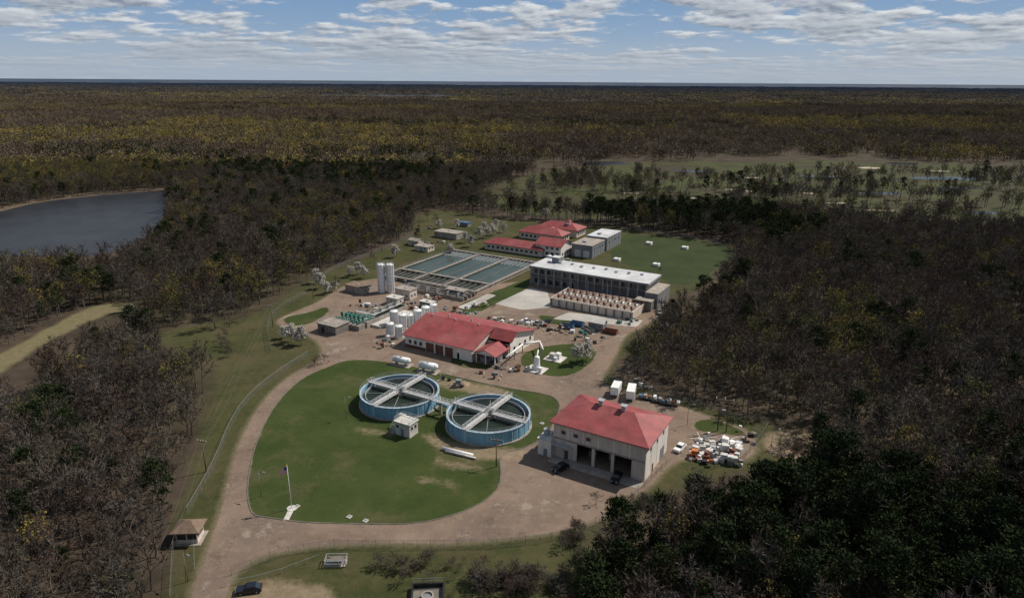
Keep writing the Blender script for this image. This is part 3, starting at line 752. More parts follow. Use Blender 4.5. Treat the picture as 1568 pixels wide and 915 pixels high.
for x in xs:
    t.box('walkway',x-.8,0,wh+.005,x+.8,Dd,wh+.12,CONC)
    for s in (-.75,.75): t.rail('handrail',[(x+s,0,wh+.1),(x+s,Dd,wh+.1)],FSTEEL,1.1,3.,.04)
for y in (-.6,12.2,Dd-.6):
    t.box('cross_walkway',-1,y-.5,wh+.13,Wd+1,y+.9,wh+.24,CONC)
    t.rail('handrail',[(-1,y-.5,wh+.2),(Wd+1,y-.5,wh+.2)],FSTEEL,1.1,3.,.04)
for i in range(9): t.box('motor_cabinet',2+i*5.8,-2.2,0,3.4+i*5.8,-1.3,1.4+.6*(i%2),GREENP if i%3==0 else GREY)
t.done()
t=Thing('inlet_channel',W(-190,229)); 
for a,b_ in ((0,2.6),(6,8.6)):
    t.box('channel_wall',0,a,0,34,a+.4,1.6,CONC); t.box('channel_wall',0,b_,0,34,b_+.4,1.6,CONC); t.box('channel_water',0,a+.41,0,34,b_-.01,1.1,CWATER)
t.rail('handrail',[(0,0,1.6),(34,0,1.6)],STEEL); 
for i in range(6): t.box('gate_frame',3+i*5.5,.1,1.6,3.2+i*5.5,2.9,3.1,GREY); 
t.done()

# ---------------------------------------------------------------- filter building
t=Thing('filter_building',W(-144,266)); hz=8.6
t.box('wall',0,1.6,0,56,16,hz,GREY); t.box('roof',-.5,-.3,hz+.003,56.5,16.4,hz+.45,LROOF); t.box('fascia',-.55,-.36,hz-.4,56.55,-.303,hz+.5,GREY); t.box('fascia',56.503,-.3,hz-.4,56.56,16.4,hz+.5,STEEL)
for i in range(15):
    x=i*55.5/14; t.box('column',x,0,0,x+.5,.5,hz,CONC)
t.box('gallery_deck',0,.0,4.3,56,1.595,4.5,CONCD); t.rail('gallery_rail',[(0,.0,4.5),(56,.0,4.5)],FSTEEL,1.1,2.)
windows(t,'y',1.6,1,55,5.6,7.6,18,-1,2.,FSTEEL); windows(t,'y',1.6,1,22,1.,3.2,6,-1,2.2,FSTEEL)
windows(t,'x',56,3,14,5,7,4,1,1.6,STEEL)
for i in range(9):
    x=4+i*5.6; t.box('roof_unit',x,9+(i%3),hz+.45,x+1.2,10.2+(i%3),hz+1.1+.2*(i%2),STEEL)
t.box('roof_stair_house',6,10,hz+.45,9.5,13.5,hz+3.,GREY); t.box('roof_stair_cap',5.8,9.8,hz+3.,9.7,13.7,hz+3.2,LROOF)
t.box('annex_wall',56.57,-4,0,62,12,6.2,GREY); t.box('annex_roof',56.57,-4.2,6.2,62.2,12.2,6.5,CONC); t.box('annex_door',58,-4.06,0,60.5,-4.003,3.2,DARK)
t.box('annex_wall',54,-9,0,61,-4.5,4.2,CONCD); t.box('annex_roof',53.8,-9.2,4.2,61.2,-4.4,4.4,CONC)
t.done()
t=Thing('high_service_pump_deck',W(-122,244)); 
t.box('deck',0,0,0,36,18,2.6,CONC); t.box('parapet',0,-.3,0,36,-.003,3.3,CREAM); t.box('parapet',36.003,-.3,0,36.3,18,3.3,CREAM); t.box('parapet',-.3,-.3,0,-.003,18,3.3,CREAM)
for i in range(11): t.box('buttress',i*3.5+.2,-.75,0,i*3.5+.6,-.303,2.9,CONCD)
for i in range(12):
    x=1.4+i*2.95
    t.box('dividing_wall',x-.9,1,2.6,x-.75,16.5,3.2,CONC)
    for j,(y,m) in enumerate(((2.5,RUST),(7.,CREAM),(11.8,RUST))):
        t.tube('pump_barrel',(x+.5,y,3.2),(x+.5,y+2.6,3.2),.4,m,8); t.cyl('motor',x+.5,y+.4,2.6,4.5,.36,RUST if j!=1 else GREY,8)
    t.tube('header_pipe',(x+.5,1,3.),(x+.5,17,3.),.14,CREAM,6)
for y in (5.4,10.2,15.2): t.tube('manifold_pipe',(.6,y,3.35),(35.4,y,3.35),.22,CREAM,8)
for x in (1,9,18,27,35): t.tube('light_mast',(x,17.3,2.6),(x,17.3,7.5),.08,STEEL,5)
t.done()

# ---------------------------------------------------------------- back buildings
t=Thing('administration_building',W(-199,314))
t.box('wall',0,0,0,36,11,3.6,CREAM); t.hip('roof',0,0,36,11,3.6,2.6,RED,.9); windows(t,'y',0,1,34,1.2,2.6,11,-1,1.6)
t.box('wall',31,2,3.9,46,15,6.3,WHITEW); t.box('wall',36.003,2,0,46,15,3.9,WHITEW); t.gable('upper_roof',31,2,46,15,6.3,2.6,RED,WHITEW,.8); windows(t,'y',2,36.5,45.5,4.3,5.6,3,-1,1.4); windows(t,'y',2,36.5,45.5,1.3,2.8,3,-1,1.8); windows(t,'x',46,3,14,1.3,2.8,4,1,1.3); t.done()
t=Thing('red_roof_office_building',W(-197,349))
t.box('wall',0,0,0,28,11,3.8,CREAM); t.hip('roof',0,0,28,11,3.8,3.,RED,.9); windows(t,'y',0,1,27,1.2,2.7,9,-1,1.5)
t.box('wall',3,17,0,30,30,4.2,CREAM); t.hip('roof_rear',3,17,30,30,4.2,3.2,RED,.9)
t.box('wall',10,11.9,0,19,16.1,3.2,CREAM); t.gable('link_roof',10,11.9,19,16.1,3.2,2.,RED,CREAM,.3,'y'); windows(t,'x',28,1.5,10,1.2,2.7,3,1,1.4); windows(t,'x',30,18,29,1.2,2.7,4,1,1.4)
t.box('cupola',21,21,6.6,23.4,23.4,8.,WHITE); t.hip('cupola_roof',21,21,23.4,23.4,8.,1.,RED,.3)
t.done()
for b0,b1,h in ((325,342,6.6),(345,366,7.2)):
    t=Thing('grey_warehouse',W(-151,b0)); L=b1-b0
    t.box('wall',0,0,0,12,L,h,GREY); t.box('roof',-.2,-.2,h,12.2,L+.2,h+.3,CONC if b0==325 else LROOF); t.box('roller_door',2,-.06,0,5.5,-.003,3.8,LROOF); t.box('roller_door',7,-.06,0,10.5,-.003,3.8,LROOF)
    for i in range(6): t.box('wall_rib',12.003,i*L/6+.6,0,12.12,i*L/6+.85,h,STEEL)
    windows(t,'x',12,1.5,L-1.5,4.,5.,4,1,1.2,STEEL); t.box('roof_unit',4,5,h+.3,6,7,h+1.2,STEEL); t.done()
def shed(name,px,py,w,d,h,wm,rm,rot=None,pitch=.8):
    t=Thing(name,G(px,py),rot); t.box('wall',-w/2,-d/2,0,w/2,d/2,h,wm)
    if pitch: t.gable('roof',-w/2,-d/2,w/2,d/2,h,pitch,rm,wm,.4)
    else: t.box('roof',-w/2-.3,-d/2-.3,h,w/2+.3,d/2+.3,h+.3,rm); t.box('roof_hatch',-.5,-.5,h+.3,.5,.5,h+.6,STEEL)
    t.box('door',-.5,-d/2-.05,0,.5,-d/2-.003,2.1,GREY); windows(t,'x',w/2,-d/2+.4,d/2-.4,1.2,2.2,max(1,int(d/2.5)),1,.9)
    if w>4: windows(t,'y',-d/2,.8,w/2-.2,1.2,2.2,1,-1,1.); 
    t.done()
shed('brown_roof_shed',549,446,10,6,3.,CONC,TAN,None,0)
shed('lime_slaker_house',622,455,8,5,4.,CREAM,CONC,None,0)
shed('storage_shed',688,363,16,8,3.4,CONC,CONC,None,0); shed('storage_shed',637,375,7,5,3,CREAM,CONC); shed('storage_shed',700,453,9,4,3,CONCD,CONC,None,0)
shed('storage_shed',650,383,9,6,2.6,CREAM,CONC,None,0); shed('storage_shed',712,346,7,4,2.4,GREY,BLUEP,None,0)
shed('pump_shed',915,503,6,4,3,GREY,PADC); shed('switchgear_shed',870,385,7,5,3,CONCD,PADC,None,0)
shed('pump_shed',605,465,6,4,3,CREAM,PADC,None,0); shed('switchgear_shed',655,470,6,3,2.4,GREENP,PADC,None,0)
for px,py in [(994,374),(1049,381),(1005,407),(945,399)]:
    t=Thing('reservoir_vent_house',G(px,py)); t.box('base',-1.8,-1.6,0,1.8,1.6,.3,CONC); t.box('housing',-1.5,-1.3,.3,1.5,1.3,1.2,WHITE); t.box('lid',-1.7,-1.5,1.2,1.7,1.5,1.38,WHITE); t.cyl('vent',.6,0,1.38,1.9,.3,STEEL,10); t.done()
t=Thing('raw_water_pump_station',G(487,507)); 
t.box('wall',0,0,0,9,7,3.2,CONCD); t.box('roof_slab',-.3,-.3,3.2,9.3,7.3,3.5,CONC); t.box('door',2,-.05,0,3.2,-.003,2.2,DARK); windows(t,'y',0,4,8.5,1.4,2.4,2,-1,1.)
t.rail('roof_rail',[(0,0,3.5),(9,0,3.5),(9,7,3.5),(0,7,3.5),(0,0,3.5)],STEEL)
t.box('platform',0,8,0,13,17,1.8,CONC); t.rail('platform_rail',[(0,8,1.8),(13,8,1.8),(13,17,1.8)],STEEL)
for i in range(6):
    t.tube('green_pipe',(1.+i*2.1,8.5,2.6),(1.+i*2.1,16,2.6),.35,GREENP,8); t.cyl('pump_motor',1.+i*2.1,12,1.8,4.4,.5,GREENP,10); t.tube('riser',(1.+i*2.1,9,1.8),(1.+i*2.1,9,3.6),.25,GREENP,8)
t.tube('manifold',(0,16.4,2.6),(13,16.4,2.6),.5,GREENP,10)
t.box('walkway',2,18,3,12,19,3.15,GRATE); t.rail('walkway_rail',[(2,18,3.15),(12,18,3.15)],STEEL); t.box('walkway_leg',2,18,0,2.3,18.3,3,STEEL); t.box('walkway_leg',11.7,18,0,12,18.3,3,STEEL)
t.done()
t=Thing('flocculation_channel',G(540,497)); 
t.box('side_wall',0,0,0,4,.4,2.4,CONC); t.box('side_wall',0,.4,0,.4,24,2.4,CONC); t.box('side_wall',7,.4,0,7.4,24,2.4,CONC); t.box('side_wall',0,24,0,7.4,24.4,2.4,CONC); t.box('side_wall',4,0,0,7.4,.4,2.4,CONC)
t.box('water',.41,.41,0,6.99,23.99,1.6,CWATER); t.box('centre_walkway',3,.2,2.41,4.4,24.2,2.55,PADC); t.rail('handrail',[(3,.2,2.5),(3,24.2,2.5)],STEEL); t.rail('handrail',[(4.4,.2,2.5),(4.4,24.2,2.5)],STEEL)
for i in range(5): t.cyl('mixer_motor',3.7,3+i*4.5,2.55,3.9,.45,GREENP,10)
t.box('ramp',7.5,2,0,12,22,.9,PADC); t.done()

# ---------------------------------------------------------------- gatehouse, flagpole
t=Thing('gatehouse',G(292,824),math.radians(4))
t.box('wall',-2.1,-1.7,0,2.1,1.7,1.,CREAM); 
for x in (-2.1,-.1,1.9):
    for y in (-1.7,1.5): t.box('corner_post',x,y,1.,x+.2,y+.2,2.55,CREAM)
t.box('window',-2.02,-1.62,1.,2.02,1.62,2.55,GLASS); t.box('wall_head',-2.1,-1.7,2.55,2.1,1.7,2.75,CREAM)
t.hip('roof',-2.1,-1.7,2.1,1.7,2.75,1.5,TAN,.75); t.box('slab',-2.8,-2.4,0,2.8,2.4,.12,CONC); t.done()
t=Thing('flagpole',G(447,778),0)
t.cyl('base_pad',0,0,0,.15,1.1,PADC,24); t.box('path',-.6,-4.3,0,.6,-1.0,.08,PADC); t.tube('pole',(0,0,.1),(-.1,0,10.8),.09,WHITE,8,.05); t.dome('finial',-.1,0,10.8,.14,.14,YEL,8)
FR=mat('flag_red',(.5,.03,.04),.8,.1); FW=mat('flag_white',(.75,.75,.75),.8,.05); FB=mat('flag_blue',(.02,.04,.2),.8,.1)
def fw(x): return .18*math.sin(x*2.6)*min(1,x)
for i in range(13):
    z0=10.5-i*.115; x0=0 if i>6 else .9
    for k in range(8):
        a,b_=x0+(2.2-x0)*k/8,x0+(2.2-x0)*(k+1)/8; sg=-.35
        t.add('flag',[(-.15-a*.75,fw(a),z0+sg*a-.115),(-.15-b_*.75,fw(b_),z0+sg*b_-.115),(-.15-b_*.75,fw(b_),z0+sg*b_),(-.15-a*.75,fw(a),z0+sg*a)],[(0,1,2,3)],FR if i%2==0 else FW)
for k in range(4):
    a,b_=.9*k/4,.9*(k+1)/4
    t.add('flag',[(-.15-a*.75,fw(a),10.5-.35*a-.805),(-.15-b_*.75,fw(b_),10.5-.35*b_-.805),(-.15-b_*.75,fw(b_),10.5-.35*b_),(-.15-a*.75,fw(a),10.5-.35*a)],[(0,1,2,3)],FB)
t.done()

# ---------------------------------------------------------------- fences, poles
def fence(pts,h=2.0,rail=FSTEEL,name='chain_link_fence',world=False,step=3.,mesh=True):
    P=[G(*p) for p in pts] if not world else [Vector(p) for p in pts]
    A=chaikin(np.array([[p.x,p.y] for p in P]),1,False) if len(P)>2 else np.array([[p.x,p.y] for p in P])
    t=Thing(name,(0,0,0),0)
    for a,b_ in zip(A[:-1],A[1:]):
        L=np.hypot(*(b_-a)); n=max(1,int(round(L/step)))
        t.tube('top_rail',(a[0],a[1],h),(b_[0],b_[1],h),.03,rail,4)
        if mesh: t.add('wire_mesh',[(a[0],a[1],.05),(b_[0],b_[1],.05),(b_[0],b_[1],h),(a[0],a[1],h)],[(0,1,2,3)],WIRE)
        for i in range(n): 
            c=a+(b_-a)*i/n; t.tube('post',(c[0],c[1],0),(c[0],c[1],h+.1),.04,rail,4)
    t.done()
fence([(415,540),(408,500),(425,475),(470,450)]); fence([(472,545),(440,565),(405,590),(372,622),(350,660),(335,700),(315,740),(287,788)],rail=STEEL)
fence([(262,925),(265,860),(267,832)]); fence([(345,897),(410,885),(490,855)],1.1,STEEL,'pipe_barrier',False,4,False)
fence([(355,880),(470,838),(640,840),(800,836),(905,815),(985,748),(1030,702)]); fence([(925,582),(1000,602),(1100,636),(1178,652)]); fence([(1175,656),(1160,680),(1135,706),(1080,720)])
fence([(965,352),(1138,377),(1068,444)]); fence([(300,885),(297,820)])
fence([(492,425),(520,408),(590,382),(640,358)])
def pole(px,py,h,name='utility_pole',arm=True,lamp=False):
    t=Thing(name,G(px,py),random.uniform(-.6,.2)); t.tube('pole',(0,0,0),(0,0,h),.15 if not lamp else .08,WOODP if not lamp else FSTEEL,7,.09 if not lamp else .05)
    if arm: t.box('crossarm',-1.3,-.07,h-.9,1.3,.07,h-.7,WOODP); [t.cyl('insulator',x,0,h-.7,h-.45,.07,WHITE,6) for x in (-1.2,-.4,.4,1.2)]
    if lamp: t.tube('arm',(0,0,h-.1),(1.4,0,h+.1),.05,FSTEEL,5); t.box('lamp_head',1.1,-.15,h,1.8,.15,h+.15,GREY)
    t.done()
for x,y,h in [(316,722,9),(418,500,9),(480,458,8),(760,714,8),(642,352,9),(585,385,8)]: pole(x,y,h)
for x,y in [(288,890),(400,760),(955,712),(1180,690),(530,640),(1052,650),(1020,540)]: pole(x,y,6.5,'street_lamp',False,True)
t=Thing('power_line_wires',(0,0,0),0)
pw=[G(*p) for p in ((250,930),(316,722),(372,600),(418,500),(480,458),(585,385),(642,352))]
for a,c in zip(pw[:-1],pw[1:]):
    for o_ in (-.9,.9):
        pr=None
        for i in range(9):
            f=i/8; w_=a.lerp(c,f); w_=Vector((w_.x+o_,w_.y,8.4-1.1*4*f*(1-f)))
            if pr is not None: t.tube('wire',pr,w_,.022,FSTEEL,3)
            pr=w_
t.done()
t=Thing('transmission_pylon',G(1105,660),math.radians(-20))
for x in (-1.1,1.1):
    t.tube('pole',(x,0,0),(x,0,9.6),.16,WOODP,7,.11)
for z in (9.2,7.6): t.box('crossarm',-2.4,-.1,z,2.4,.1,z+.2,WOODP)
t.tube('brace',(-1.1,.1,3.5),(1.1,.1,7.4),.06,WOODP,4); t.tube('brace',(1.1,-.1,3.5),(-1.1,-.1,7.4),.06,WOODP,4)
for x in (-2.2,0,2.2): t.cyl('insulator',x,0,9.4,9.9,.1,WHITE,6)
t.box('transformer',-.5,.2,5,.5,1,6.2,GREY); t.done()

# ---------------------------------------------------------------- vehicles
def carpaint(n,c): 
    m=mat(n,c,.25,.04,1.); return m
def car(px,py,ang,paint,name='parked_car',suv=False,pickup=False):
    t=Thing(name,G(px,py),math.radians(ang)); s=.15 if suv else 0
    body=[(-2.25,.32),(-2.3,.7),(-2.2,.95+s),(-.95 if not pickup else -1.3,1.02+s),(2.1,1.0+s),(2.28,.85),(2.25,.35),(1.85,.28),(-1.85,.28)]
    t.extr('body',body,-.88,.88,paint)
    if pickup: cab=[(-1.1,1.1),(-.55,1.75),(.45,1.75),(.7,1.1)]
    else: cab=[(-1.05,1.0+s),(-.35,1.48+s),(1.2,1.48+s),(2.0,1.0+s)]
    t.extr('glasshouse',cab,-.74,.74,GLASS)
    x0,x1=cab[1][0]-.02,cab[2][0]+.05; z=cab[1][1]
    t.box('roof',x0,-.72,z+.003,x1,.72,z+.07,paint)
    for x in (x0,(x0+x1)/2,x1-.08):
        for y in (-.765,.742): t.box('pillar',x,y,1.+s,x+.09,y+.023,z,paint)
    if pickup: t.box('bed',.75,-.7,1.003,2.05,.7,1.05,DARK); t.box('bed_side',.75,-.88,1.003,2.2,-.78,1.25,paint); t.box('bed_side',.75,.78,1.003,2.2,.88,1.25,paint)
    for x in (-1.45,1.4):
        for y in (-.92,.7): t.tube('wheel',(x,y,.34),(x,y+.22,.34),.34,TYRE,14); 
        for y in (-.925,.925): t.tube('hub',(x,y-.01,.34),(x,y+.01,.34),.18,STEEL,10)
    t.box('headlamp',-2.31,-.8,.68,-2.2,-.45,.84,WHITE); t.box('headlamp',-2.31,.45,.68,-2.2,.8,.84,WHITE)
    t.box('tail_lamp',2.2,-.82,.7,2.3,-.5,.86,FR); t.box('tail_lamp',2.2,.5,.7,2.3,.82,.86,FR)
    t.done()
BLK=carpaint('black_paint',(.012,.013,.016)); WH=carpaint('white_car_paint',(.8,.8,.8)); NAVY=carpaint('navy_paint',(.012,.015,.028)); SIL=carpaint('silver_paint',(.4,.41,.42))
car(382,905,12,NAVY); car(858,719,40,BLK,suv=True); car(944,734,65,BLK,suv=True); car(1041,688,52,WH); car(806,494,-25,WH,'parked_pickup_truck',pickup=True); car(823,497,-25,SIL,'parked_pickup_truck',pickup=True); car(838,495,60,BLK)
car(742,500,20,WH,'parked_pickup_truck',pickup=True); car(1010,480,70,SIL); car(905,393,40,WH); car(868,400,-30,SIL)
def trailer(px,py,ang,L=5.5,m=WHITE):
    t=Thing('box_trailer',G(px,py),math.radians(ang)); t.box('body',-L/2,-1.2,.8,L/2,1.2,3.3,m); t.box('frame',-L/2-1.,-.5,.6,L/2,.5,.797,DARK); t.box('rear_door_seam',L/2+.003,-.03,.9,L/2+.02,.03,3.2,DARK)
    for x in (.3,1.3):
        for y in (-1.15,.9): t.tube('wheel',(x,y,.45),(x,y+.25,.45),.45,TYRE,14)
    for i in range(5): t.box('side_rib',-L/2+.5+i,-1.23,.85,-L/2+.56+i,-1.203,3.25,STEEL)
    t.tube('jack',(-L/2-.9,0,0),(-L/2-.9,0,.7),.06,STEEL,6); t.done()
trailer(943,603,70,5.2); trailer(966,608,75,6.)
def flatbed(px,py,ang,L=6,load=BLUEP):
    t=Thing('flatbed_trailer',G(px,py),math.radians(ang)); t.box('deck',-L/2,-1.1,.7,L/2,1.1,.85,CONCD)
    for x in (-.4,.6):
        for y in (-1.2,.98): t.tube('wheel',(x,y,.4),(x,y+.22,.4),.4,TYRE,12)
    t.box('drawbar',-L/2-1.4,-.08,.6,-L/2,.08,.72,DARK)
    for i in range(4): t.box('load',-L/2+.4+i*1.4,-.8,.853,-L/2+1.3+i*1.4,.7,1.3+.25*(i%2),(load,CONC,RUST,WHITE)[i])
    t.done()
flatbed(992,611,-18); flatbed(1012,616,-18,5,GREY); flatbed(1022,619,-15,4)
def dumpster(px,py,ang,m):
    t=Thing('roll_off_container',G(px,py),math.radians(ang)); t.box('floor',-2.6,-1.1,.15,2.6,1.1,.25,m)
    for y in (-1.1,1.02): t.box('side',-2.6,y,.25,2.6,y+.08,1.6,m)
    for x in (-2.6,2.52): t.box('end',x,-1.02,.25,x+.08,1.02,1.6,m)
    for i in range(7): t.box('rib',-2.4+i*.78,-1.2,.2,-2.3+i*.78,-1.103,1.6,m); t.box('rib',-2.4+i*.78,1.103,.2,-2.3+i*.78,1.2,1.6,m)
    t.box('load',-2.5,-1,.26,2.5,1,.9,GRAV); t.done()
dumpster(884,498,-30,BLUEP); dumpster(868,502,-25,BLUEP); dumpster(900,508,-60,GREY)
dumpster(935,510,-30,RUST)
def junk(name,px,py,n,rx,ry,mats,seed,lo=.5,hi=1.3):
    random.seed(seed); t=Thing(name,G(px,py),None)
    for i in range(n):
        x,y=random.uniform(-rx,rx),random.uniform(-ry,ry); k=random.random(); m=random.choice(mats); z=.0 if random.random()<.75 else 1.1
        a=random.uniform(lo,hi)
        if k<.55:
            c=random.uniform(-.5,.5); w,d,h=a*.6,a*.5,a*.9; v=[]
            for zz_ in (z,z+h):
                for sx,sy_ in ((-1,-1),(1,-1),(1,1),(-1,1)):
                    X_,Y_=sx*w,sy_*d; v.append((x+X_*math.cos(c)-Y_*math.sin(c),y+X_*math.sin(c)+Y_*math.cos(c),zz_))
            t.add('tote',v,[(3,2,1,0),(4,5,6,7),(0,1,5,4),(1,2,6,5),(2,3,7,6),(3,0,4,7)],m)
        elif k<.8: t.cyl('drum',x,y,z,z+a*.9,a*.35,m,10)
        else:
            an=random.random()*6.28; t.tube('pipe_length',(x,y,z+.2),(x+2.4*a*math.cos(an),y+2.4*a*math.sin(an),z+.2+random.random()*.4),.12,m,6)
    t.done()
junk('tote_pile',1098,690,105,5.5,6,[STOTE,STOTE,STOTE,WHITE,PADC,GREY],3,.8,1.4); junk('scrap_pile',1075,703,28,3,2,[ORANGE,RUST,STOTE,DARK,STOTE],4)
junk('material_pile',1120,702,24,3,3,[DARK,RUST,GREY,STOTE],5)
for sd_,(px,py,n,rx,ry) in enumerate([(640,470,22,9,3),(560,470,14,6,3),(770,492,16,7,3),(745,575,10,6,1.5),(690,585,10,5,1.5),(840,505,26,10,3),(905,520,16,5,4),(960,490,14,4,5),(780,565,10,4,2),(700,478,18,8,3),(590,530,8,3,2),(650,455,16,8,3),(740,470,10,4,2),(1145,670,8,3,3),(640,350,12,8,6),(665,372,12,8,5),(985,595,8,4,2)]):
    junk('yard_materials',px,py,n,rx,ry,[CONC,PADC,GREY,WHITE,RUST,CONCD,GREENP,DARK,WOODP],20+sd_,.5,1.4)
random.seed(5)
def mound(px,py,r,h,m=GRAV,name='dirt_pile'):
    c=G(px,py); v=[];f=[];n=20;k=6
    for j in range(k+1):
        for i in range(n):
            a=6.283*i/n; q_=r*(j/k)*(1+.25*mn.noise(Vector((math.cos(a)*2,math.sin(a)*2,px)))); v.append((q_*math.cos(a),q_*math.sin(a),h*(1-j/k)**1.3*(1+.5*mn.noise(Vector((i,j,py))))-.02))
    for j in range(k):
        for i in range(n): f.append((j*n+i,(j+1)*n+i,(j+1)*n+(i+1)%n,j*n+(i+1)%n))
    me=bpy.data.meshes.new(name); me.from_pydata(v,[],f); me.materials.append(m); o=bpy.data.objects.new(name,me); o.location=c; link(o)
mound(708,588,2.6,1.); mound(690,590,1.6,.7); mound(745,602,1.8,.4); mound(1200,690,4,.8)
t=Thing('pump_pit',G(655,915),math.radians(4)); t.box('pit_wall',-3.,-2.8,0,3.,-2.5,1.1,DARK); t.box('pit_wall',-3.,2.5,0,3.,2.8,1.1,DARK); t.box('pit_wall',-3.,-2.5,0,-2.7,2.5,1.1,DARK); t.box('pit_wall',2.7,-2.5,0,3.,2.5,1.1,DARK)
t.box('pit_floor',-2.7,-2.5,0,2.7,2.5,.2,CONCD); t.ring('hatch_ring',0,-.3,.2,1.0,.85,1.15,CONC,24); t.cyl('hatch',0,-.3,.2,.7,.84,GREY,20); t.rail('rail',[(-3,2.6,1.1),(3,2.6,1.1)],FSTEEL); t.done()
t=Thing('monitoring_frame',G(515,862),math.radians(2)); t.box('base',-2,-1.1,0,2,1.1,.15,CONC)
t.rail('guard_rail',[(-2,-1.1,.1),(2,-1.1,.1),(2,1.1,.1),(-2,1.1,.1),(-2,-1.1,.1)],STEEL,1.3,1.3,.07); t.box('deck',-1.2,-.8,1.05,1.6,.8,1.15,CONCD); t.box('cabinet',-1,-.4,.15,.2,.4,1.0,GREY); t.done()
for px,py in [(535,791),(560,797),(800,668),(830,648),(700,672),(455,775),(628,655)]:
    t=Thing('manhole_cover',G(px,py)); t.box('collar',-.5,-.5,0,.5,.5,.18,PADC); t.cyl('lid',0,0,.18,.24,.32,GREY,14); t.done()
SAND=mat('bunker_sand',(.42,.36,.27),.95,.15,.3)
def blob(name,px,py,rx,ry,m,z=.05,ang=0):
    c=G(px,py); poly=[]
    for i in range(22):
        a=6.283*i/22; k=1+.6*mn.noise(Vector((math.cos(a)*1.6+px,math.sin(a)*1.6,py))); poly.append((c.x+rx*k*math.cos(a),c.y+ry*k*math.sin(a)))
    flat(name,poly,z,m)
for px,py,rx,ry in [(970,296,10,4),(985,294,6,4),(1120,290,5,4),(1155,293,8,3),(1330,257,14,7),(1285,311,9,3),(1345,322,11,3),(1240,296,6,4),(1060,303,5,3),(1440,262,9,5),(1150,272,8,5)]: blob('sand_bunker',px,py,rx,ry,SAND)
for px,py,rx,ry in [(930,250,26,16),(1450,273,34,12),(1500,326,16,6),(1350,296,18,6),(1380,250,20,10),(1200,287,24,4),(1060,262,18,8),(1465,288,22,6),(1250,270,20,8)]: blob('golf_pond',px,py,rx,ry,PWATER)

# ---------------------------------------------------------------- sun, clouds, sky
EL=math.radians(48); S=Vector((.83,.40,0)).normalized()*math.cos(EL)+Vector((0,0,math.sin(EL)))
sd=bpy.data.lights.new('sun','SUN'); sd.energy=4.9; sd.angle=math.radians(.5); sd.color=(1,.92,.82)
so=bpy.data.objects.new('sun',sd); link(so); so.rotation_euler=S.to_track_quat('Z','Y').to_euler(); so.location=(200,100,300)
# broken cloud deck (unseen sheet added for shade, 1 km up): its gaps decide where sunlight reaches the ground
ZC=1000.; off=S*(ZC/S.z)
cxs=np.concatenate([np.arange(-7000,-900,180),np.arange(-900,900,24),np.arange(900,7000,180)]); cys=np.concatenate([np.arange(-900,900,24),np.arange(900,7200,150)])
CX,CY=np.meshgrid(cxs,cys); cp=np.stack([CX.ravel(),CY.ravel()],1)
def hole(cx,cy,rx,ry,s,soft=.35):
    d=np.sqrt(((cp[:,0]-cx)/rx)**2+((cp[:,1]-cy)/ry)**2); return s*np.clip((1+soft-d)/(2*soft),0,1)
n1=np.array([mn.fractal(Vector((x/900,y/560,.7)),1.,2.,4) for x,y in cp]); n2=np.array([mn.fractal(Vector((x/110,y/110,4.7)),1.,2.,3) for x,y in cp])
dens=.88+.14*n2
dens-=hole(-5,240,84,132,1.05,.22)+hole(-120,310,70,70,.8)+hole(80,380,60,60,.8)
dens-=hole(330,640,320,120,.7)+hole(-620,900,600,400,1.)+hole(-150,1150,450,280,.9)
farw=np.clip((cp[:,1]-1000)/600,0,1)
dens-=farw*np.clip(n1*2.2+.42,0,.9)
dens-=hole(900,1700,700,150,.6)+hole(-800,2600,1800,600,.8)+hole(900,3500,1800,500,.6)
dens=np.clip(dens,0,.93)*np.clip((7200-cp[:,1])/900,0,1)*np.clip((7000-np.abs(cp[:,0]))/900,0,1)
cz=ZC+25*n2
cm=bpy.data.meshes.new('cloud_deck'); a=len(cxs); b_=len(cys)
cm.vertices.add(len(cp)); cm.vertices.foreach_set('co',np.column_stack([cp[:,0]+off.x,cp[:,1]+off.y,cz]).astype(np.float32).ravel())
i0=(np.arange(b_-1)[:,None]*a+np.arange(a-1)[None,:]).ravel(); fa=np.stack([i0,i0+1,i0+1+a,i0+a],1).astype(np.int32)
cm.loops.add(fa.size); cm.loops.foreach_set('vertex_index',fa.ravel()); cm.polygons.add(len(fa)); cm.polygons.foreach_set('loop_start',np.arange(0,fa.size,4,dtype=np.int32)); cm.update(calc_edges=True)
cm.attributes.new('density','FLOAT','POINT').data.foreach_set('value',dens.astype(np.float32))
co=bpy.data.objects.new('cloud_deck',cm); link(co)
m,nt,b=newmat('cloud'); nt.nodes.remove(b); cm.materials.append(m)
at=nd(nt,'ShaderNodeAttribute'); at.attribute_name='density'
df=nd(nt,'ShaderNodeBsdfDiffuse'); df.inputs[0].default_value=(.8,.8,.8,1); tl=nd(nt,'ShaderNodeBsdfTranslucent'); tl.inputs[0].default_value=(.5,.55,.62,1)
ad=nd(nt,'ShaderNodeMixShader'); ad.inputs[0].default_value=.25; lk(nt,df.outputs[0],ad.inputs[1]); lk(nt,tl.outputs[0],ad.inputs[2])
tr=nd(nt,'ShaderNodeBsdfTransparent'); mx=nd(nt,'ShaderNodeMixShader'); lk(nt,at.outputs['Fac'],mx.inputs[0]); lk(nt,tr.outputs[0],mx.inputs[1]); lk(nt,ad.outputs[0],mx.inputs[2])
lk(nt,mx.outputs[0],nt.nodes['Material Output'].inputs[0])

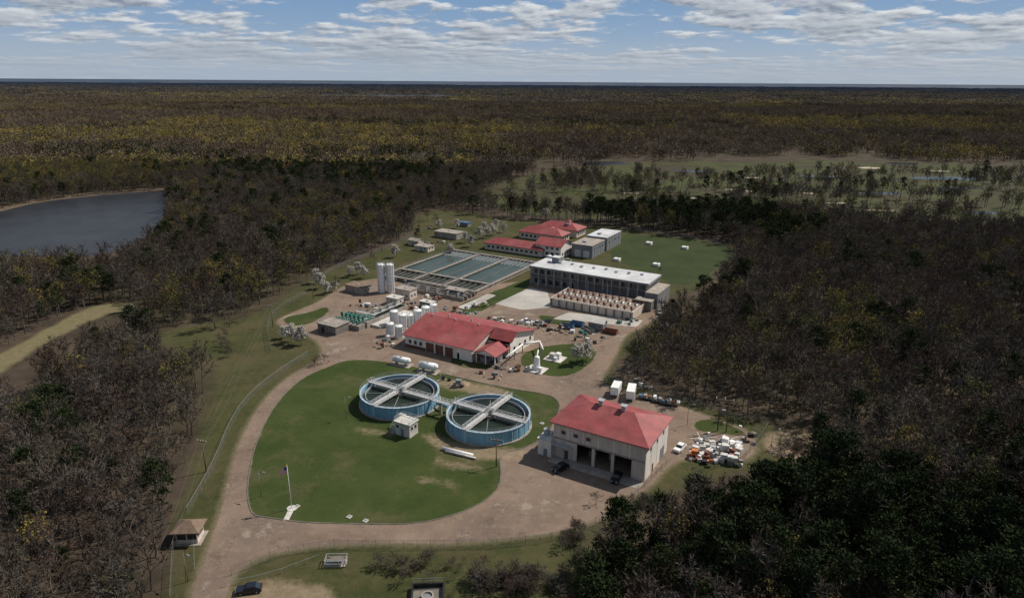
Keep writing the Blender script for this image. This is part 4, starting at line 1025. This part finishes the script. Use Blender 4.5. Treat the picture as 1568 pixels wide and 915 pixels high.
w=bpy.data.worlds.new('World'); scene.world=w; w.use_nodes=True; nt=w.node_tree
bg=nt.nodes['Background']; out=nt.nodes['World Output']
sky=nd(nt,'ShaderNodeTexSky'); sky.sky_type='NISHITA'; sky.sun_disc=False; sky.sun_elevation=EL; sky.sun_rotation=math.atan2(S.x,S.y); sky.dust_density=1.; sky.altitude=100
lk(nt,sky.outputs[0],bg.inputs[0]); bg.inputs[1].default_value=.06
tc=nd(nt,'ShaderNodeTexCoord').outputs['Generated']; sp=nd(nt,'ShaderNodeSeparateXYZ'); lk(nt,tc,sp.inputs[0])
lz=mth(nt,'MULTIPLY',mth(nt,'LOGARITHM',mth(nt,'ADD',mth(nt,'MAXIMUM',sp.outputs[2],0.),.03),2.718),.48)
cv=nd(nt,'ShaderNodeCombineXYZ'); lk(nt,sp.outputs[0],cv.inputs[0]); lk(nt,sp.outputs[1],cv.inputs[1]); lk(nt,lz,cv.inputs[2])
up=nd(nt,'ShaderNodeVectorMath',operation='ADD'); lk(nt,cv.outputs[0],up.inputs[0]); up.inputs[1].default_value=(.006,0,.017)
c1=nnoise(nt,cv.outputs[0],13.,8,.6,.1); cU=nnoise(nt,up.outputs[0],13.,8,.6,.1)
c2=nnoise(nt,cv.outputs[0],4.5,3,.5)
cover=mrange(nt,mth(nt,'ADD',c1,mth(nt,'MULTIPLY',mth(nt,'SUBTRACT',c2,.5),.9)),.40,.52,smooth=True)
lit=mrange(nt,mth(nt,'SUBTRACT',c1,cU),-.11,.12)
haze=mrange(nt,sp.outputs[2],.0,.07,1.,0.,smooth=True)
ccol=mix(nt,lit,(.25,.30,.39),(.80,.83,.87))
core=mrange(nt,mth(nt,'ADD',mth(nt,'MULTIPLY',c1,.5),mth(nt,'MULTIPLY',c2,.5)),.52,.64,0,.6); ccol=mix(nt,core,ccol,(.27,.315,.40))
blue=mix(nt,mrange(nt,sp.outputs[2],.02,.12),(.36,.48,.64),(.17,.33,.58))
ccol=mix(nt,cover,blue,ccol)
ccol=mix(nt,mth(nt,'MULTIPLY',haze,.88),ccol,(.43,.51,.62))
ccol=mix(nt,mrange(nt,sp.outputs[2],.12,.35,0,.85),ccol,(.19,.235,.31))
bg2=nd(nt,'ShaderNodeBackground'); lk(nt,ccol,bg2.inputs[0]); bg2.inputs[1].default_value=.93
ms=nd(nt,'ShaderNodeMixShader'); ms.inputs[0].default_value=.88; lk(nt,bg.outputs[0],ms.inputs[1]); lk(nt,bg2.outputs[0],ms.inputs[2]); lk(nt,ms.outputs[0],out.inputs[0])
